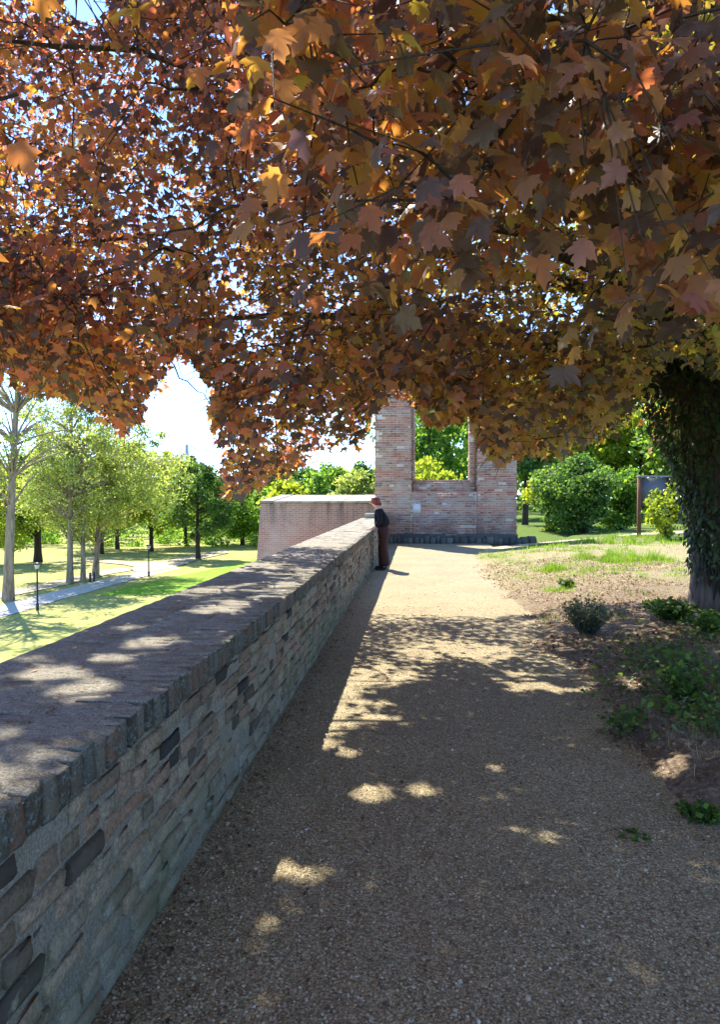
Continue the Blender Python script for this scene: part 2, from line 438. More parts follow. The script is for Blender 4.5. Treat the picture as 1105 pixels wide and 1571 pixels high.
# lush uncut strip between path and mown lawn
cz = [gp(x, y, ZP) for x, y in [(150, 913), (200, 899), (250, 888), (300, 879), (350, 868), (420, 852), (470, 846), (470, 880), (400, 900), (300, 908), (265, 911), (200, 914)]]
a = Acc(); a.add([[p.x, p.y, ZP + .02] for p in cz], [list(range(len(cz)))])
tag(a.obj('lush_grass', M_LUSH), 'bright green uncut grass strip beside the park path', 'grass', kind='structure')

# ---- terrace: gravel path and verge
def path_h(x, y): return .012 * fbm(x, y, .8) + .004 * nz(x, y, 6, 3)
def grid_mesh(x0, x1, nx, y0, y1, ny, hf, ywarp=1.0):
    xs = np.linspace(x0, x1, nx); ys = y0 + (y1 - y0) * np.linspace(0, 1, ny) ** ywarp
    V = np.array([[x, y, hf(x, y)] for y in ys for x in xs])
    i = np.arange((ny - 1) * nx).reshape(ny - 1, nx)[:, :-1].ravel()
    return V, np.stack([i, i + 1, i + nx + 1, i + nx], 1)
a = Acc(); a.add(*grid_mesh(-1.02, 2.4, 40, -3, 26.2, 240, path_h))
tag(a.obj('gravel_path', M_GRAVEL, smooth=True), 'gravel path along the foot of the parapet wall', 'path', kind='structure')

HEAPS = [(gp(1015, 1125, .05).x, gp(1015, 1125, .05).y, .085), (gp(1100, 1190, .05).x, gp(1100, 1190, .05).y, .09)]
def verge_h(x, y):
    edge = 1.42 + .16 * nz(0, y, .55) + .14 * nz(0, y, 2.0, 5) + .06 * nz(0, y, 6.0, 3)
    if y > 19: edge += (y - 19) * .42 * sstep(19, 24, y)       # the path opens to the right before the ruin
    h = -.045 + .10 * sstep(edge - .15, edge + .35, x) + .16 * sstep(edge + .2, edge + 2.4, x)
    h += .05 * fbm(x, y, .55, 4) * sstep(edge, edge + 1, x) + .016 * fbm(x, y, 3.5, 2)
    for (mx, my, ma) in HEAPS: h += ma * math.exp(-(((x - mx) / .22) ** 2 + ((y - my) / .30) ** 2)) * (1 + .8 * fbm(x, y, 8, 1))
    return h
VX0, VX1 = .8, 16.0
a = Acc(); a.add(*grid_mesh(VX0, VX1, 170, -3, 33, 340, verge_h))
tag(a.obj('verge', M_VERGE, smooth=True), 'dry earth and grass verge right of the path', 'ground', kind='structure')
a = Acc(); a.add(*grid_mesh(-1.25, 120, 60, -6, 160, 60, lambda x, y: -.06 + (.30 * sstep(14, 20, x) if y < 33 else .14 * sstep(33, 36, y))))
tag(a.obj('terrace_ground', M_VERGE, smooth=True), 'upper terrace ground behind the ruin and the bushes', 'ground', kind='structure')
# sandy spur of the path that turns right behind the verge
sp = [gp(x, y, .0) for x, y in [(735, 845), (800, 838), (880, 833), (960, 829), (1030, 826), (1150, 822)]]
V = []; 
for p in sp: V += [[p.x, p.y - .9, verge_h(p.x, p.y - .9) + .02], [p.x + .4, p.y + 1.1, max(verge_h(p.x, p.y + 1.1), .0) + .02]]
a = Acc(); a.add(V, [[2 * i, 2 * i + 2, 2 * i + 3, 2 * i + 1] for i in range(len(sp) - 1)])
tag(a.obj('sandy_spur', M_SAND), 'sandy track turning right in front of the dark bush', 'path', kind='structure')

# ================================================================== PARAPET WALL
WX, WT = -.975, .865                     # inner face, top
WB = -1.84                               # outer edge
WY0, WY1 = -1.0, 25.2
wall = empty('parapet_wall', (-1.4, 12, 0), 'long low brick parapet wall with brick coping left of the path', 'wall')
a = Acc()
def face_grid(xf, y0, y1, z0, z1, ny, nz_, amp, flip=False):
    V = []
    for j in range(nz_):
        for i in range(ny):
            y = y0 + (y1 - y0) * i / (ny - 1); z = z0 + (z1 - z0) * j / (nz_ - 1)
            V.append([xf + amp * mnoise.fractal(Vector((y * 5, z * 7, 3.1)), 1, 2, 4), y, z])
    i = np.arange((nz_ - 1) * ny).reshape(nz_ - 1, ny)[:, :-1].ravel()
    return V, np.stack([i, i + 1, i + ny + 1, i + ny], 1)
a.add(*face_grid(WX - .0125, WY0, WY1, -.12, .756, 760, 32, .007))
a.obj('mortar_face', M_MORTAR, wall, True)
a = Acc(); a.add(*box_np(WB + .02, WX - .04, WY0, WY1, ZP, .755)); a.obj('wall_core', M_BASTION, wall)

def brick_template(L, H, D, bev, jit, seed):
    """x = outwards depth, y = along, z = up; centred, front at x=+D/2"""
    bm = bmesh.new(); bmesh.ops.create_cube(bm, size=1)
    for v in bm.verts: v.co = Vector((v.co.x * D, v.co.y * L, v.co.z * H))
    bmesh.ops.bevel(bm, geom=bm.edges[:], offset=bev, segments=1, affect='EDGES')
    rr = random.Random(seed)
    for v in bm.verts: v.co += Vector((rr.uniform(-jit, jit) * .5, rr.uniform(-jit, jit), rr.uniform(-jit, jit)))
    bmesh.ops.triangulate(bm, faces=[f for f in bm.faces if len(f.verts) > 4])
    bm.verts.index_update()
    V = np.array([list(v.co) for v in bm.verts]); Q = np.array([[v.index for v in f.verts] for f in bm.faces if len(f.verts) == 4])
    Tt = [[v.index for v in f.verts] for f in bm.faces if len(f.verts) == 3]
    bm.free()
    return V, [Q] + ([np.array(Tt)] if Tt else [])
def tmesh(name, tpl, mat):
    a = Acc(); a.add(tpl[0], *tpl[1]); return a.mesh(name, mat)
I3 = np.eye(3)[None]
# face bricks: the 300 nearest as parts, the rest joined
tpls = {'s': [brick_template(.238, .067, .10, .010, .010, i) for i in range(5)], 'h': [brick_template(.115, .067, .10, .010, .010, 20 + i) for i in range(4)]}
meshes = {k: [tmesh('brick', t, M_WBRICK) for t in v] for k, v in tpls.items()}
spots = []
pitch_z = .0815
for row in range(9):
    z = .040 + row * pitch_z
    if z > .73: break
    y = 1.0 + random.uniform(-.05, .05) + (.065 if row % 2 else 0)
    while y < WY1 - .2:
        kind = 's' if (random.random() < .8) == (row % 2 == 0) else 'h'
        L = .235 if kind == 's' else .112
        if random.random() > .05:
            spots.append((y + L / 2, z + random.uniform(-.006, .006), kind))
        y += L + .018 + random.uniform(-.003, .006)
spots.sort(key=lambda s_: s_[0] - s_[1] * .2)
rest = Acc()
for i, (y, z, kind) in enumerate(spots):
    v = random.randrange(len(tpls[kind]))
    x = WX - .05 + random.uniform(-.007, .0055) - (.012 if random.random() < .06 else 0)
    if i < 300:
        o = link('brick', meshes[kind][v], wall); o.location = (x, y, z)
        o.rotation_euler = (random.uniform(-.02, .02), random.uniform(-.02, .02), random.uniform(-.02, .02))
    else: rest.add(tpls[kind][v][0] + np.array([x, y, z]), *tpls[kind][v][1])
rest.obj('brick_rows', M_WBRICK, wall, kind='stuff')
# coping: bricks on edge; front row as parts, the two rows behind joined
ct = [brick_template(.075, .114, .27, .008, .006, 50 + i) for i in range(6)]
cm = [tmesh('coping_brick', t, M_COPING) for t in ct]
n_c = 0; y = 1.15; back = Acc()
while y < WY1 - .05:
    w = .080 + random.uniform(-.004, .006)
    for row, xc in enumerate((WX + .022 - .135, WX + .022 - .135 - .288, WX + .022 - .135 - .576)):
        v = random.randrange(6); zc = WT - .059 + random.uniform(-.006, .005) + .006 * nz(xc, y, 1.2)
        p = (xc + random.uniform(-.004, .004), y + (random.uniform(-.01, .01) if row else 0), zc)
        if row == 0 and n_c < 300:
            o = link('coping_brick', cm[v], wall); o.location = p; o.rotation_euler = (random.uniform(-.03, .03), random.uniform(-.02, .02), random.uniform(-.02, .02)); n_c += 1
        else: back.add(ct[v][0] + np.array(p), *ct[v][1])
    y += w
back.obj('coping_rows', M_COPING, wall, kind='stuff')
# mortar bed that fills the coping joints
V, Q = grid_mesh(WB + .02, WX + .014, 36, WY0, WY1, 420, lambda x, y: WT - .0005 + .006 * fbm(x, y, 3) + .004 * nz(x, y, 14) - .016 * sstep(WX - .06, WX + .02, x))
a = Acc(); a.add(V, Q); a.obj('coping_mortar', M_COPING, wall, True)
a = Acc(); a.add(*box_np(WB + .025, WX + .006, WY0, WY1, .758, WT - .03)); a.obj('coping_core', M_MORTAR, wall)
a = Acc(); a.add(*box_np(WX - .01, WX + .012, 16.88, 16.93, 0, .74)); a.obj('expansion_joint', M_BLACK, wall)
a = Acc(); a.add(*box_np(WB + .15, WX - .02, WY1 - .6, WY1 + .1, WT - .01, 1.02)); a.obj('end_block', M_CAP, wall)
# loose grit and dirt strip at the wall foot
# ================================================================== BASTION
bas = empty('bastion', (-4, 32, ZP), 'big brick bastion with sloping stone cap beyond the parapet wall', 'bastion')
bx0, bx1, by0, by1 = -6.34, -1.25, 30.0, 35.0
def prism(acc, lo, hi):
    V = [list(p) for p in lo] + [list(p) for p in hi]; n = len(lo)
    acc.add(V, [[i, (i + 1) % n, n + (i + 1) % n, n + i] for i in range(n)]); acc.add(V, [list(range(n))[::-1]], [list(range(n, 2 * n))])
a = Acc()
prism(a, [(bx0 - .35, by0 - .25, ZP), (bx1, by0 - .25, ZP), (bx1, by1, ZP), (bx0 - .35, by1, ZP)],
      [(bx0 + .03, by0 + .03, 1.30), (bx1, by0 + .03, 1.30), (bx1, by1, 1.53), (bx0 + .03, by1, 1.53)])
a.obj('wall_body', M_BASTION, bas)
# cap slabs
nsl = 9
for k in range(nsl):
    x0 = bx0 + (bx1 - bx0) * k / nsl + (.006 if k else 0); x1 = bx0 + (bx1 - bx0) * (k + 1) / nsl - .006
    a = Acc(); dz = random.uniform(-.01, .01)
    prism(a, [(x0, by0 - .04, 1.31 + dz), (x1, by0 - .04, 1.31 + dz), (x1, by1, 1.54 + dz), (x0, by1, 1.54 + dz)],
          [(x0, by0 - .04, 1.40 + dz), (x1, by0 - .04, 1.40 + dz), (x1, by1, 1.66 + dz), (x0, by1, 1.66 + dz)])
    a.obj('cap_slab', M_CAP, bas)

# ================================================================== RUIN
RY = 25.5
ruin = empty('brick_ruin', (1, RY + .5, 0), 'tall ruined brick wall with an open window beside the path end', 'ruin')
XL0, XL1, XR0, XR1 = -1.42, -.15, 2.02, 3.39         # piers
OW0, OW1, SILL = -.04, 1.80, 2.11                    # opening
core = Acc(); g_ = .012
def top_of(x):
    return (6.9 + .25 * math.sin(x * 5) if x < -.3 else 6.5 + .3 * math.sin(x * 3 + 1) if x < 2.0 else 5.9 - .55 * max(0, x - 2.2) + .15 * math.sin(x * 9))
def arch(x):                                          # underside of the arch over the opening
    c = (OW0 + OW1) / 2; hw = (OW1 - OW0) / 2
    t = (x - c) / hw
    return -1 if abs(t) >= 1 else 4.4 + .8 * math.sqrt(1 - t * t)
core.add(*box_np(XL0 + .05, XL1 - .05, RY + g_, RY + 1.0, -.1, 6.6)); 
core.add(*box_np(XR0 + .05, XR1 - .05, RY + g_ + .001, RY + 1.0, -.1, 5.1))
core.add(*box_np(XL1 - .02, XR0 + .02, RY + g_ + .002, RY + .93, -.1, 1.74))
core.add(*box_np(XL1 - .02, XR0 + .02, RY + .25 + g_, RY + .94, 1.72, SILL - .03))
core.add(*box_np(XL1 - .02, OW0 - g_, RY + .25 + g_ + .001, RY + .95, 2.0, 6.3)); core.add(*box_np(OW1 + g_, XR0 + .02, RY + .25 + g_ + .001, RY + .95, 2.0, 6.2))
nc = 24
for k in range(nc):
    x0 = OW0 + (OW1 - OW0) * k / nc; x1 = OW0 + (OW1 - OW0) * (k + 1) / nc
    core.add(*box_np(x0, x1, RY + .25 + g_ + .002, RY + .94 + .001 * (k % 2), arch((x0 + x1) / 2) + .02, 6.25))
core.obj('mortar_core', M_RMORTAR, ruin)
cells = []                                            # x, z, length, front y
ch = .0765
def fill(x0, x1, z0, z1, yf, keep=lambda x, z: True):
    r = int(round(z0 / ch)); 
    while r * ch < z1:
        z = r * ch + ch / 2; x = x0 + (0 if r % 2 == 0 else -.125); hdr = (r % 4 == 1)
        while x < x1:
            L = .115 if hdr else .24
            L *= random.uniform(.96, 1.04)
            a0, a1 = max(x, x0 + random.uniform(-.012, .03)), min(x + L, x1 - random.uniform(-.012, .03))
            if a1 - a0 > .05 and keep((a0 + a1) / 2, z) and random.random() > .03: cells.append(((a0 + a1) / 2, z, a1 - a0, yf))
            x += L + .014
        r += 1
fill(XL0, XL1, .30, 7.2, RY, lambda x, z: z < top_of(x) and not (z > 2.9 and x < XL0 + .10 + .05 * math.sin(z * 9)))
fill(XR0, XR1, .30, 6.2, RY, lambda x, z: z < top_of(x))
fill(XL1, XR0, .30, 1.74, RY)
fill(XL1, XR0, 1.76, SILL - .03, RY + .25)
fill(XL1, OW0, SILL, 6.5, RY + .25, lambda x, z: z < top_of(x)); fill(OW1, XR0, SILL, 6.3, RY + .25, lambda x, z: z < top_of(x))
fill(OW0, OW1, 4.4, 6.6, RY + .25, lambda x, z: z < top_of(x) and z > arch(x) + .05)
def rb(L, seed):
    return brick_template(L, .057, .13, .006, .004, seed)
rt = {'s': [rb(.24, 80 + i) for i in range(4)], 'h': [rb(.115, 90 + i) for i in range(3)]}
rm_ = {k: [tmesh('brick', t, M_RBRICK) for t in v] for k, v in rt.items()}
RZ = np.array([[0, 1, 0], [-1, 0, 0], [0, 0, 1]], float)     # local x (front) -> -y, local y -> +x
cells.sort(key=lambda c: (0 if c[2] > .2 and c[1] < 2.9 else 1, abs(c[1] - 1.6)))
rest = Acc()
for i, (x, z, L, yf) in enumerate(cells):
    k = 's' if L > .15 else 'h'; v = random.randrange(len(rt[k])); sc = L / (.24 if k == 's' else .115)
    yy = yf + .06 + random.uniform(-.008, .006)
    if i < 300:
        o = link('brick', rm_[k][v], ruin); o.location = (x, yy, z); o.rotation_euler = (0, 0, R(-90)); o.scale = (1, sc, 1)
    else:
        rest.add((rt[k][v][0] * np.array([1, sc, 1])) @ RZ.T + np.array([x, yy, z]), *rt[k][v][1])
rest.obj('brick_rows', M_RBRICK, ruin, kind='stuff')
# window sill of flat bricks
for k in range(15):
    x0 = OW0 + (OW1 - OW0) * k / 15 + .006; x1 = OW0 + (OW1 - OW0) * (k + 1) / 15 - .006
    a = Acc(); a.add(*box_np(x0, x1, RY + .23, RY + .90, SILL - .028, SILL + .04 + random.uniform(-.006, .006))); a.obj('sill_brick', M_RBRICK, ruin)
# side and reveal bricks
side = Acc()
for r in range(4, 80):
    z = r * ch + ch / 2
    for (xf, y0, y1, sgn, zt) in ((XR1, RY + .14, RY + 1.0, 1, 5.0), (XL0, RY + .14, RY + 1.0, -1, 6.4), (OW1, RY + .39, RY + .92, -1, 4.35), (OW0, RY + .39, RY + .92, 1, 4.35), (XR0, RY + .14, RY + .25, -1, 5.6), (XL1, RY + .14, RY + .25, 1, 6.2)):
        if z > zt or ((xf in (OW0, OW1)) and z < SILL + .05) or (xf in (XR0, XL1) and z < 1.78): continue
        y = y0 - (.12 if r % 2 else 0)
        while y < y1:
            c0, c1 = max(y, y0), min(y + .235, y1)
            if c1 - c0 > .05:
                xa, xb = sorted((xf - sgn * .06, xf - .0 + sgn * random.uniform(-.022, .006)))
                side.add(*box_np(xa, xb, c0, c1, z - .031, z + .031))
            y += .25
side.obj('side_brick_rows', M_RBRICK, ruin, kind='stuff')
# plinth of dark blocks
x = XL0 + .45
while x < 4.0:
    w = random.uniform(.14, .28); x1 = min(x + w, 4.02)
    a = Acc(); V, Q = box_np(x + .006, x1 - .006, RY - .22 + random.uniform(-.03, .03), RY + (.30 if x > XR1 - .3 else .011), -.08, .22 + random.uniform(-.05, .03))
    V = V + np.array([[random.uniform(-.012, .012) for _ in range(3)] for _ in range(8)])
    a.add(V, Q); a.obj('plinth_block', M_PLINTH, ruin); x = x1
a = Acc(); a.add(*box_np(XL0 + .02, XR1 + .02, RY - .03, RY + .02, -.08, .31)); a.obj('plinth_bed', M_PLINTH, ruin)
pq = at(640, 780, RY - .03)
pl = empty('plaque', pq, 'small pale square plaque on the ruined brick wall', 'plaque')
a = Acc(); a.add(*box_np(pq.x - .135, pq.x + .135, RY - .035, RY + .01, pq.z - .16, pq.z + .16)); a.obj('plate', M_PLAQUE, pl)
for sx in (-.1, .1):
    for sz in (-.125, .125):
        a = Acc(); a.add(*tube_np([(pq.x + sx, RY - .042, pq.z + sz), (pq.x + sx, RY - .03, pq.z + sz)], [.009, .009], 6)); a.obj('screw', M_BLACK, pl)

# ================================================================== LEAF TEMPLATES
def fan(outline, centre, fold, curl):
    pts = [centre] + outline
    V = np.array([[x, y, -fold * abs(x) - curl * y * y] for x, y in pts])
    n = len(outline)
    return V, [np.array([[0, 1 + i, 1 + (i + 1) % n] for i in range(n)])]
half_hi = [(.05, -.03), (.22, -.12), (.34, -.03), (.52, -.02), (.41, .12), (.46, .20), (.56, .30), (.70, .46), (.52, .46), (.44, .56), (.25, .49), (.26, .62), (.33, .74), (.16, .79)]
out_hi = [(-x, y) for x, y in reversed(half_hi)]
out_hi = half_hi + [(0, 1.02)] + [(-x, y) for x, y in reversed(half_hi)] 
half_lo = [(.44, -.03), (.66, .45), (.25, .50)]
out_lo = half_lo + [(0, 1.0)] + [(-x, y) for x, y in reversed(half_lo)]
def leaf_variant(half, centre, seed):
    g = random.Random(seed); w = g.uniform(.82, 1.05)
    rt_ = [(x * w + g.uniform(-.025, .025), y + g.uniform(-.025, .025)) for x, y in half]; lf_ = [(-x * w + g.uniform(-.025, .025), y + g.uniform(-.025, .025)) for x, y in reversed(half)]
    V, Fc = fan(rt_ + [(g.uniform(-.04, .04), 1.02)] + lf_, centre, g.uniform(-.15, .5), g.uniform(.05, .5))
    tw_, bd, ph = g.uniform(-.35, .35), g.uniform(-.3, .3), g.uniform(0, 6)
    V[:, 2] += tw_ * V[:, 0] * V[:, 1] + bd * V[:, 0] * np.abs(V[:, 0]) + .045 * np.sin(V[:, 0] * 9 + V[:, 1] * 7 + ph)
    return V, Fc
NV = 10
LEAF_HI = [leaf_variant(half_hi, (0, .22), 400 + q) for q in range(NV)]
LEAF_LO = [leaf_variant(half_lo, (0, .25), 500 + q) for q in range(NV)]
# ================================================================== THE MAPLE
TB = Vector((4.00, 9.3, .05))
def trunk_axis(z): return Vector((TB.x - .05 * z - .028 * z * z * (1 if z < 6 else 6 / z), TB.y + .02 * z, z))
maple = empty('maple_tree', TB, 'large copper-leaved maple with ivy-clad trunk overhanging the path', 'tree')
# trunk: two fused stems with bark ridges
a = Acc()
nz_r, ns_ = 70, 64
for stem in (0, 1):
    V = []
    for j in range(nz_r):
        z = -.15 + 8.6 * (j / (nz_r - 1)) ** 1.25; c = trunk_axis(z)
        flare = 1 + .30 * math.exp(-max(z, 0) * 2.4)
        if stem == 0: r = (.44 - .03 * z) * flare; c = c + Vector((-.10, .10, 0))
        else: r = (.46 - .035 * z) * flare; c = c + Vector((.33 + .03 * z, -.12, 0))
        r = max(r, .06)
        for k in range(ns_):
            th = 2 * math.pi * k / ns_
            rr = r * (1 + .10 * math.sin(3 * th + z * .5 + stem) + .085 * mnoise.fractal(Vector((math.cos(th) * 7, math.sin(th) * 7, z * .7 + stem * 9)), 1, 2, 4))
            V.append([c.x + rr * math.cos(th), c.y + rr * math.sin(th), z])
    i = np.arange((nz_r - 1) * ns_).reshape(nz_r - 1, ns_)
    nxt = np.roll(i, -1, axis=1)
    a.add(V, np.stack([i.ravel(), nxt.ravel(), (nxt + ns_).ravel(), (i + ns_).ravel()], 1))
trunk = a.obj('trunk', M_BARK, maple, True)

# limbs
limb_ends = [(-3.6, 7.0, 3.1), (-2.4, 9.6, 4.6), (-4.2, 5.2, 5.0), (-1.0, 4.4, 3.3), (.6, 3.0, 3.4), (2.4, 2.8, 3.3), (3.6, 3.6, 3.6), (-.6, 11.2, 5.4), (-2.8, 6.4, 7.0),
             (.8, 6.4, 7.4), (2.8, 12.4, 6.4), (5.8, 7.0, 5.0), (6.6, 10.4, 5.2), (.1, 8.2, 2.9), (-5.0, 8.4, 4.4), (-1.6, 3.2, 5.4), (1.6, 8.8, 3.2), (-1.8, 8.4, 2.7), (4.2, 5.0, 6.8), (1.8, 11.0, 4.2)]
limb_pts = []; LR = []
for k, e in enumerate(limb_ends):
    e = Vector(e); z0 = min(6.5, max(2.3, e.z * .62 + .9 + random.uniform(-.3, .5)))
    s = trunk_axis(z0); m_ = s.lerp(e, .5) + Vector((random.uniform(-.4, .4), random.uniform(-.4, .4), .7 + .1 * e.z))
    pts = bez(s, m_, e, 14)
    pts = [p + Vector((nz(p.x, p.z, 1.1, k), nz(p.y, p.z, 1.1, k + 5), nz(p.x, p.y, 1.1, k + 9))) * .13 for p in pts]
    rad = [.10 * (1 - t) ** 1.3 + .009 for t in np.linspace(0, 1, 14)]
    a = Acc(); a.add(*tube_np(pts, rad, 8)); a.obj('limb', M_LIMB, maple, True)
    limb_pts += pts[2:]; LR += [k] * 12
LP = np.array([list(p) for p in limb_pts])

# clusters of leaves through the crown's volume
env_x = [-400, 0, 40, 100, 150, 190, 235, 275, 305, 322, 345, 400, 440, 500, 555, 575, 600, 632, 655, 690, 720, 735, 765, 810, 850, 900, 950, 985, 1010, 1040, 1105, 1500]
env_y = [590, 592, 615, 615, 650, 675, 635, 560, 575, 645, 778, 758, 740, 705, 695, 640, 622, 628, 668, 660, 645, 690, 730, 705, 715, 692, 672, 625, 600, 575, 585, 590]
lit_gaps = [(505, 1140, .30, .10), (560, 1095, .36, .10), (575, 1040, .42, .10), (548, 1055, .3, .1), (575, 1218, .13, .04), (650, 1212, .09, .04), (440, 1335, .07, .04), (488, 1345, .08, .04), (1040, 1190, .12, .06),
            (815, 1050, .35, .12), (870, 1050, .25, .1), (640, 1000, .30, .1), (740, 1000, .35, .12), (335, 1532, .04, .02), (765, 1180, .06, .03), (455, 1397, .035, .02), (1000, 1060, .25, .08), (840, 1288, .05, .03)]
gaps = [(gp(x, y, 0).x, gp(x, y, 0).y, r, 0.0) for x, y, r, _ in lit_gaps]
wt = [(100, 1035, .16), (130, 1058, .14), (60, 1030, .10), (40, 1010, .08), (175, 1010, .10), (230, 985, .14), (330, 930, .25), (420, 900, .35), (300, 905, .3), (380, 870, .5), (470, 880, .4), (200, 960, .10)]
for x, y, r in wt:
    p = gp(x, y, .87); gaps.append((p.x, p.y, r, .87))
def sun_hit(P, z): return P[:, 0] + SX * (P[:, 2] - z), P[:, 1] + SY * (P[:, 2] - z)
def keep_mask(P, marg):
    px, py, dep = project(P)
    e = np.interp(px, env_x, env_y)
    e = e - np.array([max(0, 62 * nz(a_ * .017, b_ * .55, 1.0, 31)) + 26 * abs(nz(a_ * .05, b_ * .9, 1.0, 17)) if 0 < a_ < 1105 else 0 for a_, b_ in zip(px, dep)])
    ok = (dep < .4) | (py < e - marg * F / np.maximum(dep, .5))
    ok &= np.linalg.norm(P - np.array(CAM), axis=1) > 1.75
    hx, hy = sun_hit(P, 0)
    wob = np.array([.55 * nz(x, 0, .8, 2) + .3 * nz(x, 0, 2.6, 7) for x in hx])
    ok &= hy < 10.0 + wob
    for gx, gy, r, z in gaps:
        hx, hy = sun_hit(P, z)
        ins = np.nonzero(ok & (((hx - gx) / r) ** 2 + ((hy - gy) / (r * 1.25)) ** 2 < 1.0))[0]
        if r > .15: ins = [q for q in ins if nz(hx[q], hy[q], 4.2, 13) + .5 * nz(hx[q], hy[q], 11, 3) > -.06]
        ok[ins] = False
    # sky gaps in the upper crown
    for sx_, sy_, sr in ((130, 4, 34), (845, 4, 24), (300, 600, 26)):
        ok &= (dep < .4) | ((px - sx_) ** 2 + ((py - sy_) * 1.3) ** 2 > sr ** 2)
    return ok
NCAND = 62000
C = rng.uniform(-1, 1, (NCAND, 3))
C = C[(np.abs(C) ** 2.6).sum(1) < 1]
C = C * np.array([8.2, 7.6, 4.8]) + np.array([.9, 6.6, 5.6])
C = C[(C[:, 2] > 1.35) & (C[:, 1] > -.6)]
C = C[(C[:, 2] > 2.05) | (C[:, 0] < -1.2) | ((C[:, 1] > 6) & (C[:, 2] > 1.7))]
# uneven density: clumps and holes
dn = np.array([mnoise.noise(Vector(c) * .75) for c in C])
C = C[(rng.random(len(C)) < np.clip(.62 + .9 * dn, .08, 1))]
dc = np.linalg.norm(C - np.array(CAM), axis=1)
cpx, cpy, cdp = project(C)
hidden = (cdp < .4) | (cpy < -60) | (cpx < -120) | (cpx > 1230)          # only shades the ground
chx, chy = sun_hit(C, 0)
pk = np.where(dc < 6.2, np.clip((dc - 3.4) / 2.8, 0, 1) * .55 + .05, .95) * np.where(C[:, 0] < -1.0, 1.0, 1.0)
pk *= np.where((chy > 6.6) & (C[:, 2] > 3.6), .40, 1.0) * np.where((chy > 5.2) & (C[:, 2] > 5.0), .8, 1.0)
pk = np.where(hidden, np.where((chx > -1.6) & (chx < 3.5) & (chy > 1.5) & (chy < 6.8), 1.0, .35), pk * .80)
C = C[rng.random(len(C)) < pk]
C = C[keep_mask(C, .07)]
# the boughs that hang close over the path
nbn = 190
pxn = 1140 - 720 * rng.random(nbn) ** 1.35; pyn = rng.uniform(-40, 330, nbn) + 230 * np.clip((pxn - 800) / 340, 0, 1) * rng.random(nbn); dd = rng.uniform(2.0, 4.4, nbn)
NB = np.array([list(CAM + Vector(ray(x, y)) * d) for x, y, d in zip(pxn, pyn, dd)])
NB = NB[(NB[:, 2] > 2.15)]
NB = NB[keep_mask(NB, .12)]
# drooping skirt of the crown
pxs = rng.uniform(-80, 1010, 2600); pys = np.interp(pxs, env_x, env_y) - rng.random(2600) ** 1.5 * 200; ds = rng.uniform(4.8, 9.6, 2600)
SK = np.array([list(CAM + Vector(ray(x, y)) * d) for x, y, d in zip(pxs, pys, ds)])
SK = SK[(SK[:, 2] > 1.25) & ((SK[:, 0] < -1.2) | (SK[:, 2] > 1.7))]
dn = np.array([mnoise.noise(Vector(c) * 1.1) for c in SK])
SK = SK[rng.random(len(SK)) < np.clip(.35 + 1.0 * dn, .0, 1)]
SK = SK[keep_mask(SK, .06)]
HC = np.stack([rng.uniform(-1.3, 2.6, 900), rng.uniform(1.8, 5.4, 900), rng.uniform(5.2, 9.2, 900)], 1)  # not skirt: unseen clusters above the view, added to shade the near path
HC[:, 0] -= SX * HC[:, 2]; HC[:, 1] -= SY * HC[:, 2]
hp = project(HC); HC = HC[(hp[2] < .4) | (hp[1] < -40)]
HC = HC[keep_mask(HC, .1)]
C = np.concatenate([C, NB, SK, HC[:520]])
print('clusters', len(C))
# secondary branches: nodes spread through the clusters, tied to the limbs
sel = rng.choice(len(C), min(1300, len(C)), replace=False); S2 = C[sel]
S2 = S2[np.argsort(np.linalg.norm(S2[:, None] - LP[None], axis=2).min(1))]
br = Acc(); NB_ = np.zeros((len(LP) + len(S2) * 8, 3)); NB_[:len(LP)] = LP; nn_ = len(LP)
for p in S2:
    s = NB_[np.linalg.norm(NB_[:nn_] - p, axis=1).argmin()].copy(); L = np.linalg.norm(p - s)
    if L > 1.6: continue
    m_ = (s + p) / 2 + np.array([0, 0, .10 * L + .05]) + rng.normal(0, .06 * L, 3)
    pts = bez(s, m_, p, 8); pts = [q if i_ in (0, 7) else q + Vector(rng.normal(0, .028 * L, 3)) for i_, q in enumerate(pts)]; r0 = min(.022, .006 + .008 * L)
    br.add(*tube_np(pts, list(np.linspace(r0, .005, 8)), 5)); q_ = np.array([list(q) for q in pts[1:]]); NB_[nn_:nn_ + len(q_)] = q_; nn_ += len(q_)
nodes = NB_[:nn_]
br.obj('branches', M_LIMB, maple, True, kind='stuff')
tw = Acc()
leafP = []; leafN = []; leafT = []; leafS = []; leafTone = []
